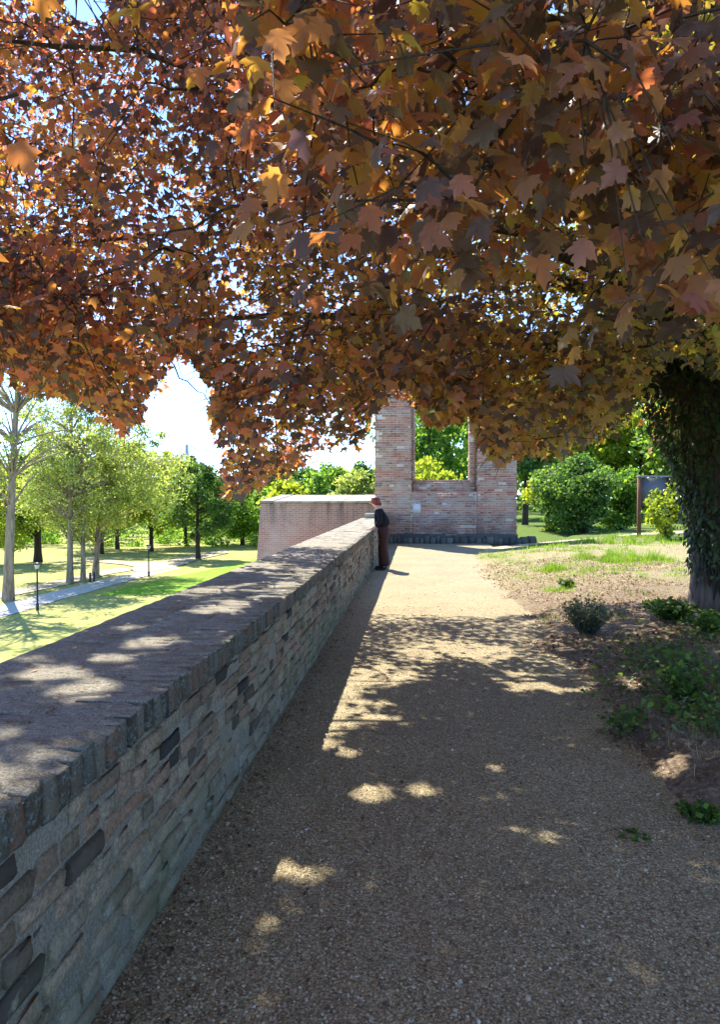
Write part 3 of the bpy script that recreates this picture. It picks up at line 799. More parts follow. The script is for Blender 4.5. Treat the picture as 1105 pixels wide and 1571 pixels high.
for c in C:
    d = np.linalg.norm(nodes - c, axis=1); s = nodes[d.argmin()]
    ax = c - s; L = np.linalg.norm(ax)
    if L < .12:
        ax = np.array([c[0] - TB.x, c[1] - TB.y, 0.]) ; ax = ax / max(np.linalg.norm(ax), .1) * .3; L = .3
    axn = ax / L
    if L > .45: s = c - axn * .4; L = .4
    end = c + axn * .16 + np.array([0, 0, -.07])
    pts = bez(s, (s + c) / 2 + np.array([0, 0, .06]) + rng.normal(0, .05, 3), end, 3)
    tw.add(*tube_np(pts, [.006, .004, .002], 3))
    q3 = project(c); hid = bool(q3[2] < .4 or q3[1] < -70 or q3[0] < -130 or q3[0] > 1240)
    nearc = np.linalg.norm(c - np.array(CAM)) < 3.8
    n = rng.integers(11, 17) if nearc else (rng.integers(8, 11) if hid else rng.integers(17, 26))
    t = rng.uniform(.15, 1.08, n)
    sideways = np.cross(axn, [0, 0, 1.0]); sideways /= max(np.linalg.norm(sideways), .05)
    sg = rng.choice([-1, 1], n)
    base = c[None] + axn[None] * ((t - .6) * .55)[:, None] + sideways[None] * (sg * rng.uniform(.02, .22, n))[:, None] + rng.normal(0, .08, (n, 3))
    base[:, 2] -= rng.uniform(0, .12, n)
    tip = axn[None] * .6 + sideways[None] * (sg * .7)[:, None] + rng.normal(0, .45, (n, 3)); tip[:, 2] -= rng.uniform(.2, 1.1, n)
    nr = np.array([[0, 0, .75]]) + rng.normal(0, .42, (n, 3)) + axn[None] * np.array([[.6, .6, 0]]) + tip * np.array([[.3, .3, 0]])
    leafP.append(base); leafN.append(nr); leafT.append(tip); leafS.append(rng.uniform(.07, .14, n) if nearc else rng.uniform(.044, .094, n) * (1.5 if hid else 1))
    near_ = np.linalg.norm(c - np.array(CAM)) < 4.2
    tone = np.clip(.20 + (.05 if near_ else .20) * min(4.5, max(0, c[0] + .8)) - .035 * (c[2] - 4) + .45 * mnoise.noise(Vector(c) * .6) + rng.normal(0, .15, n), 0, 1)
    leafTone.append(tone)
tw.obj('twigs', M_LIMB, maple, False, kind='stuff')
P = np.concatenate(leafP); Nn = np.concatenate(leafN); Tt = np.concatenate(leafT); Sz = np.concatenate(leafS); To = np.concatenate(leafTone)
k_ = keep_mask(P, .04); P, Nn, Tt, Sz, To = P[k_], Nn[k_], Tt[k_], Sz[k_], To[k_]
Rm = frames(Nn, Tt)
print('leaves', len(P))
px, py, dep = project(P)
infr = (dep > .5) & (px > -20) & (px < 1125) & (py > -20)
size = np.where(infr, Sz / np.maximum(dep, .5), 0)
order = np.argsort(-size); big = order[:300]; restm = np.ones(len(P), bool); restm[big] = False
near = restm & (dep < 4.6) & (px > -150) & (px < 1250) & (py > -150); far_ = restm & ~near
var = rng.integers(0, NV, len(P))
cr = Acc()
for v in range(NV):
    k = near & (var == v); scatter(cr, LEAF_HI[v][0], LEAF_HI[v][1], P[k], Rm[k], Sz[k], tone=To[k])
    k = far_ & (var == v); scatter(cr, LEAF_LO[v][0], LEAF_LO[v][1], P[k], Rm[k], Sz[k], tone=To[k])
cr.obj('crown', M_MAPLE, maple, False, kind='stuff')
leaf_me = {}
for v in range(NV):
    for q in range(6):
        a = Acc(); a.add(LEAF_HI[v][0], *LEAF_HI[v][1], tone=(q + .5) / 6); leaf_me[v, q] = a.mesh('leaf', M_MAPLE)
for i in big:
    o = link('leaf', leaf_me[int(var[i]), min(5, int(To[i] * 6))], maple)
    M4 = Matrix(Rm[i].tolist()).to_4x4(); M4.translation = Vector(P[i]); o.matrix_local = M4 @ Matrix.Scale(float(Sz[i]), 4)

# ivy on the trunk
half_iv = [(.42, -.06), (.34, .40)]
IVY = fan(half_iv + [(0, 1.0)] + [(-x, y) for x, y in reversed(half_iv)], (0, .25), .15, .15)
n = 30000
zz = np.concatenate([rng.uniform(.35, 7.6, n)]); th = rng.uniform(0, 2 * np.pi, n)
lowlim = .55 + 1.35 * np.clip((np.cos(th - 2.6) * -1 + .55), 0, 1.2)      # hangs lowest on the path side, bark bare toward the camera
lowlim = np.where((th > 3.9) & (th < 6.2), 1.75 + .3 * np.sin(th * 5), .55 + .35 * np.sin(th * 4) ** 2)
kk = zz > lowlim + rng.uniform(-.15, .25, n); zz, th = zz[kk], th[kk]
ax_ = np.array([list(trunk_axis(z)) for z in zz])
bulk = .62 + .26 * np.exp(-((zz - 3.0) / 1.3) ** 2) + .10 * np.array([mnoise.noise(Vector((math.cos(t) * 1.6, math.sin(t) * 1.6, z * .9))) for t, z in zip(th, zz)])
rad = bulk + rng.normal(0, .045, len(zz))
xx = np.where(np.cos(th) > 0, .30, -.0)
IP = ax_ + np.stack([rad * np.cos(th) * 1.05 + .10, rad * np.sin(th), np.zeros(len(zz))], 1)
IN = np.stack([np.cos(th), np.sin(th), np.full(len(zz), .45)], 1) + rng.normal(0, .35, (len(zz), 3))
IT = np.stack([rng.normal(0, .5, len(zz)), rng.normal(0, .5, len(zz)), -np.ones(len(zz))], 1)
a = Acc(); scatter(a, IVY[0], IVY[1], IP, frames(IN, IT), rng.uniform(.035, .075, len(IP)))
iv = a.obj('ivy', M_IVY, trunk, False, kind='stuff')
a = Acc()                                                       # ivy stems matted round the trunk
for k in range(60):
    t0 = rng.uniform(0, 2 * np.pi); z = rng.uniform(.1, .6); pts = []
    for j in range(12):
        z2 = z + j * .42; c = trunk_axis(z2); rr = .56 + .02 * j * (j < 5); tt = t0 + .25 * math.sin(j * .9 + k)
        pts.append((c.x + .10 + rr * math.cos(tt), c.y + rr * math.sin(tt), z2))
    a.add(*tube_np(pts, [.016 - .001 * j for j in range(12)], 4))
a.obj('ivy_stems', M_DARKBARK, trunk, True, kind='stuff')

# ================================================================== TREES AND SHRUBS OF THE PARK
QUAD = (np.array([[0, -.1, 0], [.48, .38, -.12], [0, 1, 0], [-.48, .46, -.12]]), [np.array([[0, 1, 2, 3]])])
F_LIME = foliage('spring_foliage', (.16, .20, .055), (.29, .34, .10), (.46, .49, .20), 1.5, .55, .35, (1.05, 1.1, .5))
F_YEL = foliage('yellow_green_foliage', (.14, .19, .02), (.25, .32, .035), (.38, .43, .07), 1.6, .55)
F_MID = foliage('mid_green_foliage', (.06, .13, .025), (.13, .24, .04), (.23, .36, .07), 1.9, .5)
F_DARK = foliage('dark_green_foliage', (.03, .07, .02), (.065, .135, .035), (.12, .21, .055), 1.9, .45)
F_BUSH = foliage('bush_foliage', (.03, .07, .02), (.07, .14, .035), (.15, .25, .06), 1.9, .45, .9)
F_BLUE = foliage('dull_evergreen_foliage', (.02, .042, .02), (.05, .085, .035), (.10, .145, .06), 1.4, .35)
F_WEED = foliage('weed_leaf', (.035, .07, .015), (.08, .15, .03), (.15, .24, .05), 1.8, .4, 2.0)
F_SAGE = foliage('grey_green_weed', (.06, .08, .05), (.13, .16, .10), (.22, .25, .17), 1.2, .35, 2.0)
F_GRASS = foliage('green_grass_blade', (.06, .12, .012), (.13, .24, .02), (.24, .36, .05), 1.8, .45, 1.0)
F_STRAW = foliage('straw_blade', (.22, .19, .08), (.38, .33, .15), (.55, .48, .26), 1.1, .35, 1.0, (1.1, 1.0, .7))
F_LITTER = foliage('dead_leaf', (.08, .05, .03), (.25, .16, .09), (.48, .35, .21), 1.0, .2, 2.0, (1.2, .9, .6))

def leaf_cloud(acc, centres, radii, per, lsize, seed, up=.6, flat=.75):
    g = np.random.default_rng(seed)
    P = []; 
    for c, r in zip(centres, radii):
        v = g.normal(0, 1, (per, 3)); v /= np.linalg.norm(v, axis=1, keepdims=True)
        v *= (g.random((per, 1)) ** .45) * r; v[:, 2] *= flat
        P.append(np.asarray(c)[None] + v)
    P = np.concatenate(P); n = len(P)
    Nn = g.normal(0, 1, (n, 3)) + np.array([0, 0, up]); Tt = g.normal(0, 1, (n, 3)) + np.array([0, 0, -.4])
    scatter(acc, QUAD[0], QUAD[1], P, frames(Nn, Tt), g.uniform(.6, 1.25, n) * lsize)
def tree(name, label, base, height, tr, crown_r, crown_lo, ncl, per, lsize, fol, bark, seed, cat='tree', group=None, lean=(0, 0), clr=1.0, sparse=False, forks=0):
    g = np.random.default_rng(seed); base = Vector(base)
    root = empty(name, base, label, cat, group)
    tr_acc = Acc(); top = base + Vector((lean[0] * height, lean[1] * height, height * (.93 if sparse else .8)))
    axis = bez(base - Vector((0, 0, .2)), base + Vector((lean[0] * height * .2 + g.normal(0, .1), lean[1] * height * .2, height * .45)), top, 10)
    tr_acc.add(*tube_np(axis, [tr * (1.25 if i == 0 else 1) * (1 - .085 * i) for i in range(10)], 9))
    H0, H1 = height * crown_lo, height
    cen = []; rad = []
    while len(cen) < ncl:
        v = g.uniform(-1, 1, 3)
        if np.linalg.norm(v) > 1 or (np.linalg.norm(v) < .45 and g.random() < .6): continue
        zc = (H0 + H1) / 2 + v[2] * (H1 - H0) / 2 * .92
        t = zc / height
        c = np.array([base.x + lean[0] * height * t + v[0] * crown_r, base.y + lean[1] * height * t + v[1] * crown_r, base.z + zc])
        if mnoise.noise(Vector(c) * .35 + Vector((seed, 0, 0))) < -.12: continue
        cen.append(c); rad.append(clr * g.uniform(.35, 1.35))
    axp = np.array([list(p) for p in axis])
    for c in cen[: (len(cen) if sparse else len(cen) // 2)]:
        low = axp[axp[:, 2] < c[2] - .12 * height * .5]
        s = low[-1] if len(low) else axp[2]
        m_ = (s + c) / 2 + np.array([0, 0, .08 * height * .5])
        tr_acc.add(*tube_np(bez(s, m_, c, 5), list(np.linspace(tr * .28, tr * .05, 5)), 4))
        if sparse:
            for _ in range(3):
                e = c + g.normal(0, .9, 3) + np.array([0, 0, .8]); tr_acc.add(*tube_np([c, (c + e) / 2 + g.normal(0, .1, 3), e], [tr * .07, tr * .05, .012], 3))
    tr_acc.obj('trunk', bark, root, True)
    ca = Acc(); leaf_cloud(ca, cen, rad, per, lsize, seed + 1); ca.obj('crown', fol, root, False, kind='stuff')
    return root

GR_P = 'pale trunked trees along the park path'
tree('pale_tree', 'leaning bare-topped tree with pale trunk, leftmost by the park path', gp(12, 921, ZP), 19, .33, 4.6, .30, 80, 60, .15, F_LIME, M_PALEBARK, 11, group=GR_P, lean=(.05, .02), clr=.9, sparse=True)
tree('pale_tree', 'pale tree trunk just right of the near lamp post, left one of the three', gp(107, 895, ZP), 15.5, .25, 4.6, .20, 95, 130, .17, F_LIME, M_PALEBARK, 12, group=GR_P, lean=(.02, 0), clr=1.1, sparse=True)
tree('pale_tree', 'thin pale tree trunk in the middle of the group of three', gp(127, 893, ZP), 13.5, .20, 4.2, .24, 70, 120, .17, F_LIME, M_PALEBARK, 13, group=GR_P, lean=(-.02, 0), clr=1.1, sparse=True)
tree('pale_tree', 'pale forked tree trunk on the right of the group of three', gp(146, 884, ZP), 13.5, .28, 6.4, .17, 150, 140, .18, F_LIME, M_PALEBARK, 14, group=GR_P, lean=(.10, 0), clr=1.15, sparse=True)
tree('dark_tree', 'dense dark green tree standing alone at the path clearing', gp(304, 858, ZP), 10.0, .26, 3.7, .14, 80, 170, .22, F_DARK, M_DARKBARK, 15, clr=1.0)
GR_B = 'broad trees behind the park clearing'
tree('broad_tree', 'broad yellow green tree behind the clearing, above the far lamp post', gp(232, 846, ZP), 12.6, .26, 6.4, .12, 120, 140, .25, F_YEL, M_DARKBARK, 16, group=GR_B, clr=1.3)
tree('broad_tree', 'yellow green tree with dark leaning trunk behind the pale trunks', gp(180, 842, ZP), 13.0, .26, 5.6, .17, 100, 130, .25, F_LIME, M_DARKBARK, 17, group=GR_B, lean=(-.08, 0), clr=1.25)
tree('broad_tree', 'bright green tree between the dark tree and the bastion', gp(372, 836, ZP), 10.4, .28, 5.2, .08, 100, 140, .28, F_MID, M_DARKBARK, 18, group=GR_B, clr=1.3)
tree('broad_tree', 'dark evergreen tree behind the leftmost pale trunk', gp(58, 862, ZP), 11.5, .40, 4.4, .22, 75, 150, .22, F_BLUE, M_DARKBARK, 19, group=GR_B, clr=1.2)
tree('broad_tree', 'pale green tree at the left picture edge behind the sandy path', gp(-15, 868, ZP), 10.5, .28, 4.8, .10, 90, 140, .22, F_YEL, M_DARKBARK, 20, group=GR_B, clr=1.1)
tree('broad_tree', 'small tree with dark forked trunk left of the broad yellow green tree', gp(156, 850, ZP), 9.0, .22, 4.2, .22, 70, 120, .25, F_YEL, M_DARKBARK, 21, group=GR_B, clr=1.1)
tree('broad_tree', 'pointed mid green tree behind the dark tree', gp(285, 838, ZP), 13.4, .25, 3.8, .15, 90, 130, .3, F_BLUE, M_DARKBARK, 22, group=GR_B, clr=1.1)
# shrubs that close the lawn
a = Acc(); g = np.random.default_rng(95); cen = []; rad = []
for k in range(420):
    px_ = g.uniform(-300, 470); Y = g.uniform(92, 118); b = at(px_, 761, Y)
    cen.append(np.array([b.x, Y, ZP + g.random() ** 1.2 * 7.5])); rad.append(g.uniform(1.0, 2.0))
leaf_cloud(a, cen, rad, 130, .36, 96)
tag(a.obj('undergrowth', F_MID, kind='stuff'), 'green undergrowth closing the park lawn under the trees', 'undergrowth')
# beyond the bastion
GR_C = 'trees beyond the bastion'
def far_tree(px_, Y, top_y, w_px, z0, fol, label, seed, name='far_tree', lo=.2, lsz=.3, ncl=70, per=110, group=GR_C, clr=1.1, bark=None):
    b = at(px_, 761, Y); h = at(px_, top_y, Y).z - z0; r = w_px / F * Y / 2
    return tree(name, label, (b.x, Y, z0), h, max(.12, h * .02), r, lo, ncl, per, lsz, fol, bark or M_DARKBARK, seed, group=group, clr=clr)
far_tree(420, 80, 706, 60, ZP, F_MID, 'loose green tree rising behind the left end of the bastion', 31, lo=.3)
far_tree(466, 85, 712, 66, ZP, F_DARK, 'dark green tree behind the middle of the bastion', 32)
far_tree(512, 76, 706, 54, ZP, F_MID, 'fresh green tree left of the round lime bush', 33)
far_tree(556, 90, 694, 58, ZP, F_DARK, 'dark tree behind the round lime bush beside the ruin', 34)
far_tree(440, 62, 736, 60, ZP, F_YEL, 'yellow green low tree just above the bastion cap', 35)
far_tree(490, 66, 722, 26, ZP, F_MID, 'slim young tree with thin trunk above the bastion cap', 36, lo=.55, ncl=25, per=60)
far_tree(546, 48, 721, 66, ZP, F_LIME, 'round lime green bush above the bastion cap', 37, name='round_bush', lo=.35, lsz=.2, ncl=90, per=140, clr=.8)
# seen through the window of the ruin and right of it
GR_D = 'trees and bushes behind the ruin'
far_tree(678, 36, 700, 95, .08, F_YEL, 'bright lime bush seen through the window of the ruin', 41, name='lime_bush', lo=.02, lsz=.15, ncl=80, per=130, group=GR_D, clr=.6)
far_tree(655, 46, 610, 120, .08, F_MID, 'deep green tree seen through the left of the ruin window', 42, group=GR_D, lo=.05, lsz=.24)
far_tree(722, 50, 620, 120, .08, F_MID, 'paler green tree seen through the right of the ruin window', 43, group=GR_D, lo=.05, lsz=.24)
far_tree(806, 40, 560, 90, .08, F_DARK, 'dark trunked tree just right of the ruin', 44, group=GR_D, lo=.28, lsz=.22)
far_tree(868, 52, 560, 200, .08, F_MID, 'tall green tree behind the big dark bush', 45, group=GR_D, lo=.08, lsz=.28, ncl=110, clr=1.4)
far_tree(985, 50, 570, 200, .08, F_YEL, 'yellow green tree behind the notice board', 46, group=GR_D, lo=.05, lsz=.26, ncl=110, clr=1.4)
far_tree(1090, 44, 560, 200, .08, F_MID, 'green tree behind the ivy-clad trunk', 47, group=GR_D, lo=.05, lsz=.26, ncl=90, clr=1.3)
# bushes at the verge
far_tree(900, 33, 700, 150, .08, F_BUSH, 'big dense dark bush behind the sandy track', 51, name='dark_bush', lo=.0, lsz=.13, ncl=110, per=190, group=GR_D, clr=.62)
far_tree(842, 35, 724, 60, .08, F_YEL, 'light green bush leaning against the left of the dark bush', 52, name='light_bush', lo=.0, lsz=.13, ncl=60, per=140, group=GR_D, clr=.5)
far_tree(955, 34, 716, 70, .08, F_MID, 'mid green bush between the dark bush and the notice board', 53, name='light_bush', lo=.0, lsz=.13, ncl=60, per=140, group=GR_D, clr=.55)
far_tree(1027, 24.5, 726, 58, .1, F_YEL, 'young light green shrub growing in front of the notice board', 54, name='young_shrub', lo=.05, lsz=.10, ncl=40, per=55, group=GR_D, clr=.3)
# far woods that read as one mass
a = Acc(); g = np.random.default_rng(90); cen = []; rad = []
for k in range(230):
    px_ = g.uniform(-250, 600); Y = g.uniform(120, 170); b = at(px_, 761, Y)
    hh = g.uniform(.08, 1) * (9.5 + 3.5 * mnoise.noise(Vector((b.x * .06, 0, 0))) + (3.5 if px_ < 260 else 0))
    cen.append(np.array([b.x, Y, ZP + hh])); rad.append(g.uniform(1.8, 3.4))
leaf_cloud(a, cen, rad, 170, .62, 91)
tag(a.obj('far_wood', F_MID, kind='stuff'), 'far belt of park woodland behind the trees on the left', 'woodland')
a = Acc(); cen = []; rad = []
for k in range(170):
    px_ = g.uniform(590, 1300); Y = g.uniform(62, 85); b = at(px_, 761, Y)
    cen.append(np.array([b.x, Y, .3 + g.uniform(0, 1) * 13])); rad.append(g.uniform(1.4, 2.6))
leaf_cloud(a, cen, rad, 170, .45, 92)
tag(a.obj('near_wood', F_DARK, kind='stuff'), 'dark wood closing the view behind the ruin', 'woodland')

# far mast over the trees
b = at(287, 761, 160); t_ = at(287, 668, 160)
ms = empty('mast', (b.x, 160, ZP), 'slender grey mast rising far above the trees', 'mast')
a = Acc(); a.add(*tube_np([(b.x, 160, ZP), (b.x, 160, t_.z - 2)], [.9, .35], 8)); a.obj('tower', M_MAST, ms)
a = Acc(); a.add(*tube_np([(b.x, 160, t_.z - 2), (b.x, 160, t_.z)], [.14, .06], 6)); a.obj('antenna', M_MAST, ms)

# ================================================================== LAMP POSTS
def lamp(p, h, label, grp):
    r = empty('lamp_post', p, label, 'lamp post', grp)
    x, y, z = p
    a = Acc(); a.add(*tube_np([(x, y, z - .1), (x, y, z + .35), (x, y, z + .4), (x, y, z + h)], [.085, .085, .055, .045], 10)); a.obj('pole', M_BLACK, r, True)
    a = Acc(); a.add(*tube_np([(x, y, z + h), (x, y, z + h + .03), (x, y, z + h + .26)], [.05, .10, .17], 12)); lt_ = a.obj('lantern', M_GLASS, r, True)
    a = Acc(); a.add(*tube_np([(x, y, z + h + .255), (x, y, z + h + .29), (x, y, z + h + .36), (x, y, z + h + .38)], [.26, .25, .10, .005], 14)); a.obj('lamp_cap', M_BLACK, lt_, True)
lamp(gp(57, 936, ZP), 2.35, 'black lamp post beside the park path, nearest one on the left', 'park lamp posts')
lamp(gp(228, 884, ZP), 2.2, 'black lamp post farther along the park path near the clearing', 'park lamp posts')
# low bin / bollard pair by the third trunk
for q, (bx_, by_) in enumerate(((138, 888), (144, 887))):
    p = gp(bx_, by_ + 5, ZP)
    r = empty('bollard', p, ('left' if q == 0 else 'right') + ' one of two small dark bollards by the pale forked trunk', 'bollard', 'bollards by the forked trunk')
    a = Acc(); a.add(*tube_np([(p.x, p.y, ZP), (p.x, p.y, ZP + .55), (p.x, p.y, ZP + .62)], [.09, .09, .03], 10)); a.obj('shaft', M_BLACK, r, True)
    a = Acc(); a.add(*tube_np([(p.x, p.y, ZP + .58), (p.x, p.y, ZP + .66), (p.x, p.y, ZP + .74)], [.05, .10, .01], 10)); a.obj('knob', M_BLACK, r, True)

# ================================================================== NOTICE BOARD
nb = gp(981, 829, .10)
board = empty('notice_board', nb, 'grey notice board seen from behind on two brown posts', 'notice board')
bw = .0 + (1026 - 981) / F * nb.y
for dx in (0, bw):
    a = Acc(); a.add(*box_np(nb.x + dx - .055, nb.x + dx + .055, nb.y - .055, nb.y + .055, -.1, 2.14 + .1)); 
    bmo = a.obj('post', M_POST, board)
a = Acc(); a.add(*box_np(nb.x - .02, nb.x + bw + .02, nb.y + .06, nb.y + .10, 1.28, 2.22)); a.obj('panel', M_PANEL, board)
a = Acc(); a.add(*box_np(nb.x - .06, nb.x + bw + .06, nb.y - .06, nb.y + .14, 2.241, 2.29)); a.obj('rail', M_RIM, board)

# ================================================================== THE PERSON
def skin(name, verts, edges, radii, mat, parent, levels=2, root=0):
    me = bpy.data.meshes.new(name); me.from_pydata([Vector(v) for v in verts], edges, []); me.update()
    o = bpy.data.objects.new(name, me); COL.objects.link(o)
    md = o.modifiers.new('skin', 'SKIN'); md.use_smooth_shade = True
    for i, r in enumerate(radii):
        me.skin_vertices[0].data[i].radius = r if hasattr(r, '__len__') else (r, r)
    me.skin_vertices[0].data[root].use_root = True
    sd = o.modifiers.new('sub', 'SUBSURF'); sd.levels = levels; sd.render_levels = levels
    bpy.context.view_layer.update()
    dg = bpy.context.evaluated_depsgraph_get()
    nm = bpy.data.meshes.new_from_object(o.evaluated_get(dg))
    bpy.data.objects.remove(o)
    nm.materials.clear(); nm.materials.append(mat)
    nm.polygons.foreach_set('use_smooth', np.ones(len(nm.polygons), bool))
    return link(name, nm, parent)
M_SKIN = mat_simple('skin', (.62, .36, .27), .6, .08, 20, .3, 0, .05)
M_TOP = mat_simple('navy_black_knit', (.012, .013, .020), .9, .3, 60, .15)
M_TROU = mat_simple('brown_trousers', (.05, .024, .022), .9, .3, 30, .15)
M_HAIR = mat_simple('dark_red_hair', (.16, .022, .022), .5, .4, 50, .4)
M_SHOE = mat_simple('dark_shoe', (.015, .013, .013), .6, .2, 20, .3)
px0 = at(588, 873, 16.3); PX, PY = px0.x, 16.3
per = empty('person', (PX, PY, 0), 'person in black top and wide brown trousers leaning on the wall', 'person')
def W(x, y, z): return (PX + x, PY + y, z)
# facing -x (towards the wall), a little away from the camera; y = sideways
V = [W(0, 0, .86), W(-.02, 0, 1.02), W(-.07, .005, 1.20), W(-.115, .01, 1.325), W(-.15, .015, 1.375), W(-.185, .02, 1.455), W(-.19, .02, 1.52)]
E = [(0, 1), (1, 2), (2, 3), (3, 4), (4, 5), (5, 6)]
Rr = [(.075, .10), (.07, .09), (.08, .12), (.06, .06), (.05, .05), (.085, .10), (.06, .065)]
for s in (-1, 1):
    b0 = len(V)
    V += [W(.01, s * .09, .80), W(-.01, s * .10, .46), W(.035, s * .10, .08), W(-.02, s * .105, .035), W(-.13, s * .115, .028)]
    E += [(0, b0), (b0, b0 + 1), (b0 + 1, b0 + 2), (b0 + 2, b0 + 3), (b0 + 3, b0 + 4)]; Rr += [.085, .058, .042, .04, .028]
    b1 = len(V)
    V += [W(-.085, s * .165, 1.265), W(-.045, s * .215, 1.05), W(-.19, s * .185, .925), W(-.255, s * .175, .890)]
    E += [(2, b1), (b1, b1 + 1), (b1 + 1, b1 + 2), (b1 + 2, b1 + 3)]; Rr += [.055, .043, .030, (.034, .018)]
    for q, (dy, ln) in enumerate(((-.03, .062), (-.01, .075), (.01, .07), (.028, .052))):
        b2 = len(V); V += [W(-.29, s * .175 + dy, .889), W(-.29 - ln, s * .175 + dy * 1.2, .880)]
        E += [(b1 + 3, b2), (b2, b2 + 1)]; Rr += [.010, .008]
    b2 = len(V); V += [W(-.25, s * .175 - s * .045, .888), W(-.285, s * .175 - s * .062, .880)]; E += [(b1 + 3, b2), (b2, b2 + 1)]; Rr += [.011, .009]
skin('body', V, E, Rr, M_SKIN, per)
# trousers, wide legs
V = [W(0, 0, .84), W(-.01, 0, 1.02)]; E = [(0, 1)]; Rr = [(.145, .175), (.12, .145)]
for s in (-1, 1):
    b0 = len(V); V += [W(.01, s * .085, .74), W(-.005, s * .10, .46), W(.025, s * .10, .20), W(.03, s * .10, .055)]
    E += [(0, b0), (b0, b0 + 1), (b0 + 1, b0 + 2), (b0 + 2, b0 + 3)]; Rr += [.118, .11, .125, .14]
skin('trousers', V, E, Rr, M_TROU, per)
# top with sleeves
V = [W(-.005, 0, .90), W(-.025, 0, 1.04), W(-.07, .005, 1.20), W(-.105, .01, 1.305)]; E = [(0, 1), (1, 2), (2, 3)]; Rr = [(.165, .20), (.155, .185), (.135, .175), (.085, .09)]
for s in (-1, 1):
    b0 = len(V); V += [W(-.085, s * .165, 1.262), W(-.045, s * .215, 1.05), W(-.165, s * .19, .945)]
    E += [(2, b0), (b0, b0 + 1), (b0 + 1, b0 + 2)]; Rr += [.075, .062, .050]
skin('pullover', V, E, Rr, M_TOP, per)
for s in (-1, 1):
    bm = bmesh.new(); bmesh.ops.create_uvsphere(bm, u_segments=16, v_segments=10, radius=1)
    for v in bm.verts:
        x, y, z = v.co; v.co = Vector((PX - .05 + x * .135, PY + s * .108 + y * .048, max(.002, .035 + z * .045)))
    me = bpy.data.meshes.new('shoe'); bm.to_mesh(me); bm.free(); me.materials.append(M_SHOE); me.polygons.foreach_set('use_smooth', np.ones(len(me.polygons), bool)); link('shoe', me, per)
# hair: cap over skull with a nape knot; nose and ears on the head
bm = bmesh.new(); bmesh.ops.create_icosphere(bm, subdivisions=3, radius=1)
for v in bm.verts:
    x, y, z = v.co; lift = 1.0 + .05 * mnoise.noise(Vector((x, y, z)) * 4)
    if x < -.15 and z < .35: lift *= .86                     # face left free
    v.co = Vector((PX - .168 + x * .112 * lift, PY + .02 + y * .105 * lift, 1.485 + z * .112 * lift))
me = bpy.data.meshes.new('hair'); bm.to_mesh(me); bm.free(); me.materials.append(M_HAIR); me.polygons.foreach_set('use_smooth', np.ones(len(me.polygons), bool)); hair = link('hair', me, per)
bm = bmesh.new(); bmesh.ops.create_icosphere(bm, subdivisions=2, radius=.045); bmesh.ops.translate(bm, verts=bm.verts, vec=(PX - .075, PY + .02, 1.43))
me = bpy.data.meshes.new('hair_knot'); bm.to_mesh(me); bm.free(); me.materials.append(M_HAIR); k_ = link('hair_knot', me, hair)
a = Acc(); a.add(*tube_np([W(-.27, .02, 1.475), W(-.30, .02, 1.445), W(-.265, .02, 1.435)], [.008, .016, .010], 6)); a.obj('nose', M_SKIN, per, True)

# ================================================================== GROUND COVER ON THE TERRACE
# pebbles of the gravel
OCT = (np.array([[1, 0, 0], [0, 1, 0], [-1, 0, 0], [0, -1, 0], [0, 0, .7], [0, 0, -.7]], float), [np.array([[0, 1, 4], [1, 2, 4], [2, 3, 4], [3, 0, 4]])])
n = 62000
yy = 1.9 + 9.0 * rng.random(n) ** 1.9; xx = rng.uniform(-.96, 2.1, n)
z = np.array([path_h(x, y) for x, y in zip(xx, yy)]); vz = np.array([verge_h(x, y) for x, y in zip(xx, yy)])
k = (vz < z + .03); xx, yy, z = xx[k], yy[k], np.maximum(z, vz)[k]
n = len(xx); s = rng.uniform(.0028, .0068, n) * np.where(rng.random(n) < .03, 1.8, 1)
Nn = np.array([[0, 0, 1.]]) + rng.normal(0, .32, (n, 3))
a = Acc(); scatter(a, OCT[0], OCT[1], np.stack([xx, yy, z + s * .25], 1), frames(Nn, rng.normal(0, 1, (n, 3))), s)
tag(a.obj('gravel_pebbles', M_PEBBLE, smooth=True, kind='stuff'), 'loose small pebbles lying all over the gravel path', 'gravel')

# blades
BLADE = (np.array([[-.5, 0, 0], [.5, 0, 0], [.32, .12, .55], [-.32, .12, .55], [0, .42, 1.0]], float), [np.array([[0, 1, 2, 3]]), np.array([[3, 2, 4]])])
def blades(acc, xy, hts, wid, hf, seed, lean=.5, z=None):
    g = np.random.default_rng(seed); n = len(xy)
    zz = np.array([hf(x, y) for x, y in xy]) if z is None else np.full(n, z)
    ang = g.uniform(0, 2 * np.pi, n); tl = g.normal(0, lean, n)
    Z = np.stack([np.sin(tl) * np.cos(ang), np.sin(tl) * np.sin(ang), np.cos(tl)], 1)
    Yv = np.stack([np.cos(ang), np.sin(ang), np.zeros(n)], 1)
    Rb = frames(Z, Yv); T = BLADE[0]
    V = np.einsum('nij,npj->npi', Rb, T[None] * np.stack([np.broadcast_to(wid, n), hts * .8, hts], 1)[:, None, :]) + np.stack([xy[:, 0], xy[:, 1], zz - .01], 1)[:, None, :]
    off = (np.arange(n) * 5)[:, None, None]
    acc.add(V.reshape(-1, 3), *[(f[None] + off).reshape(-1, f.shape[1]) for f in BLADE[1]])
def tuft_xy(px_, py_, rx, ry, n, seed):
    g = np.random.default_rng(seed); p = gp(px_, py_, .1); v = g.normal(0, .5, (n, 2))
    return np.stack([p.x + v[:, 0] * rx, p.y + v[:, 1] * ry], 1)
a = Acc()
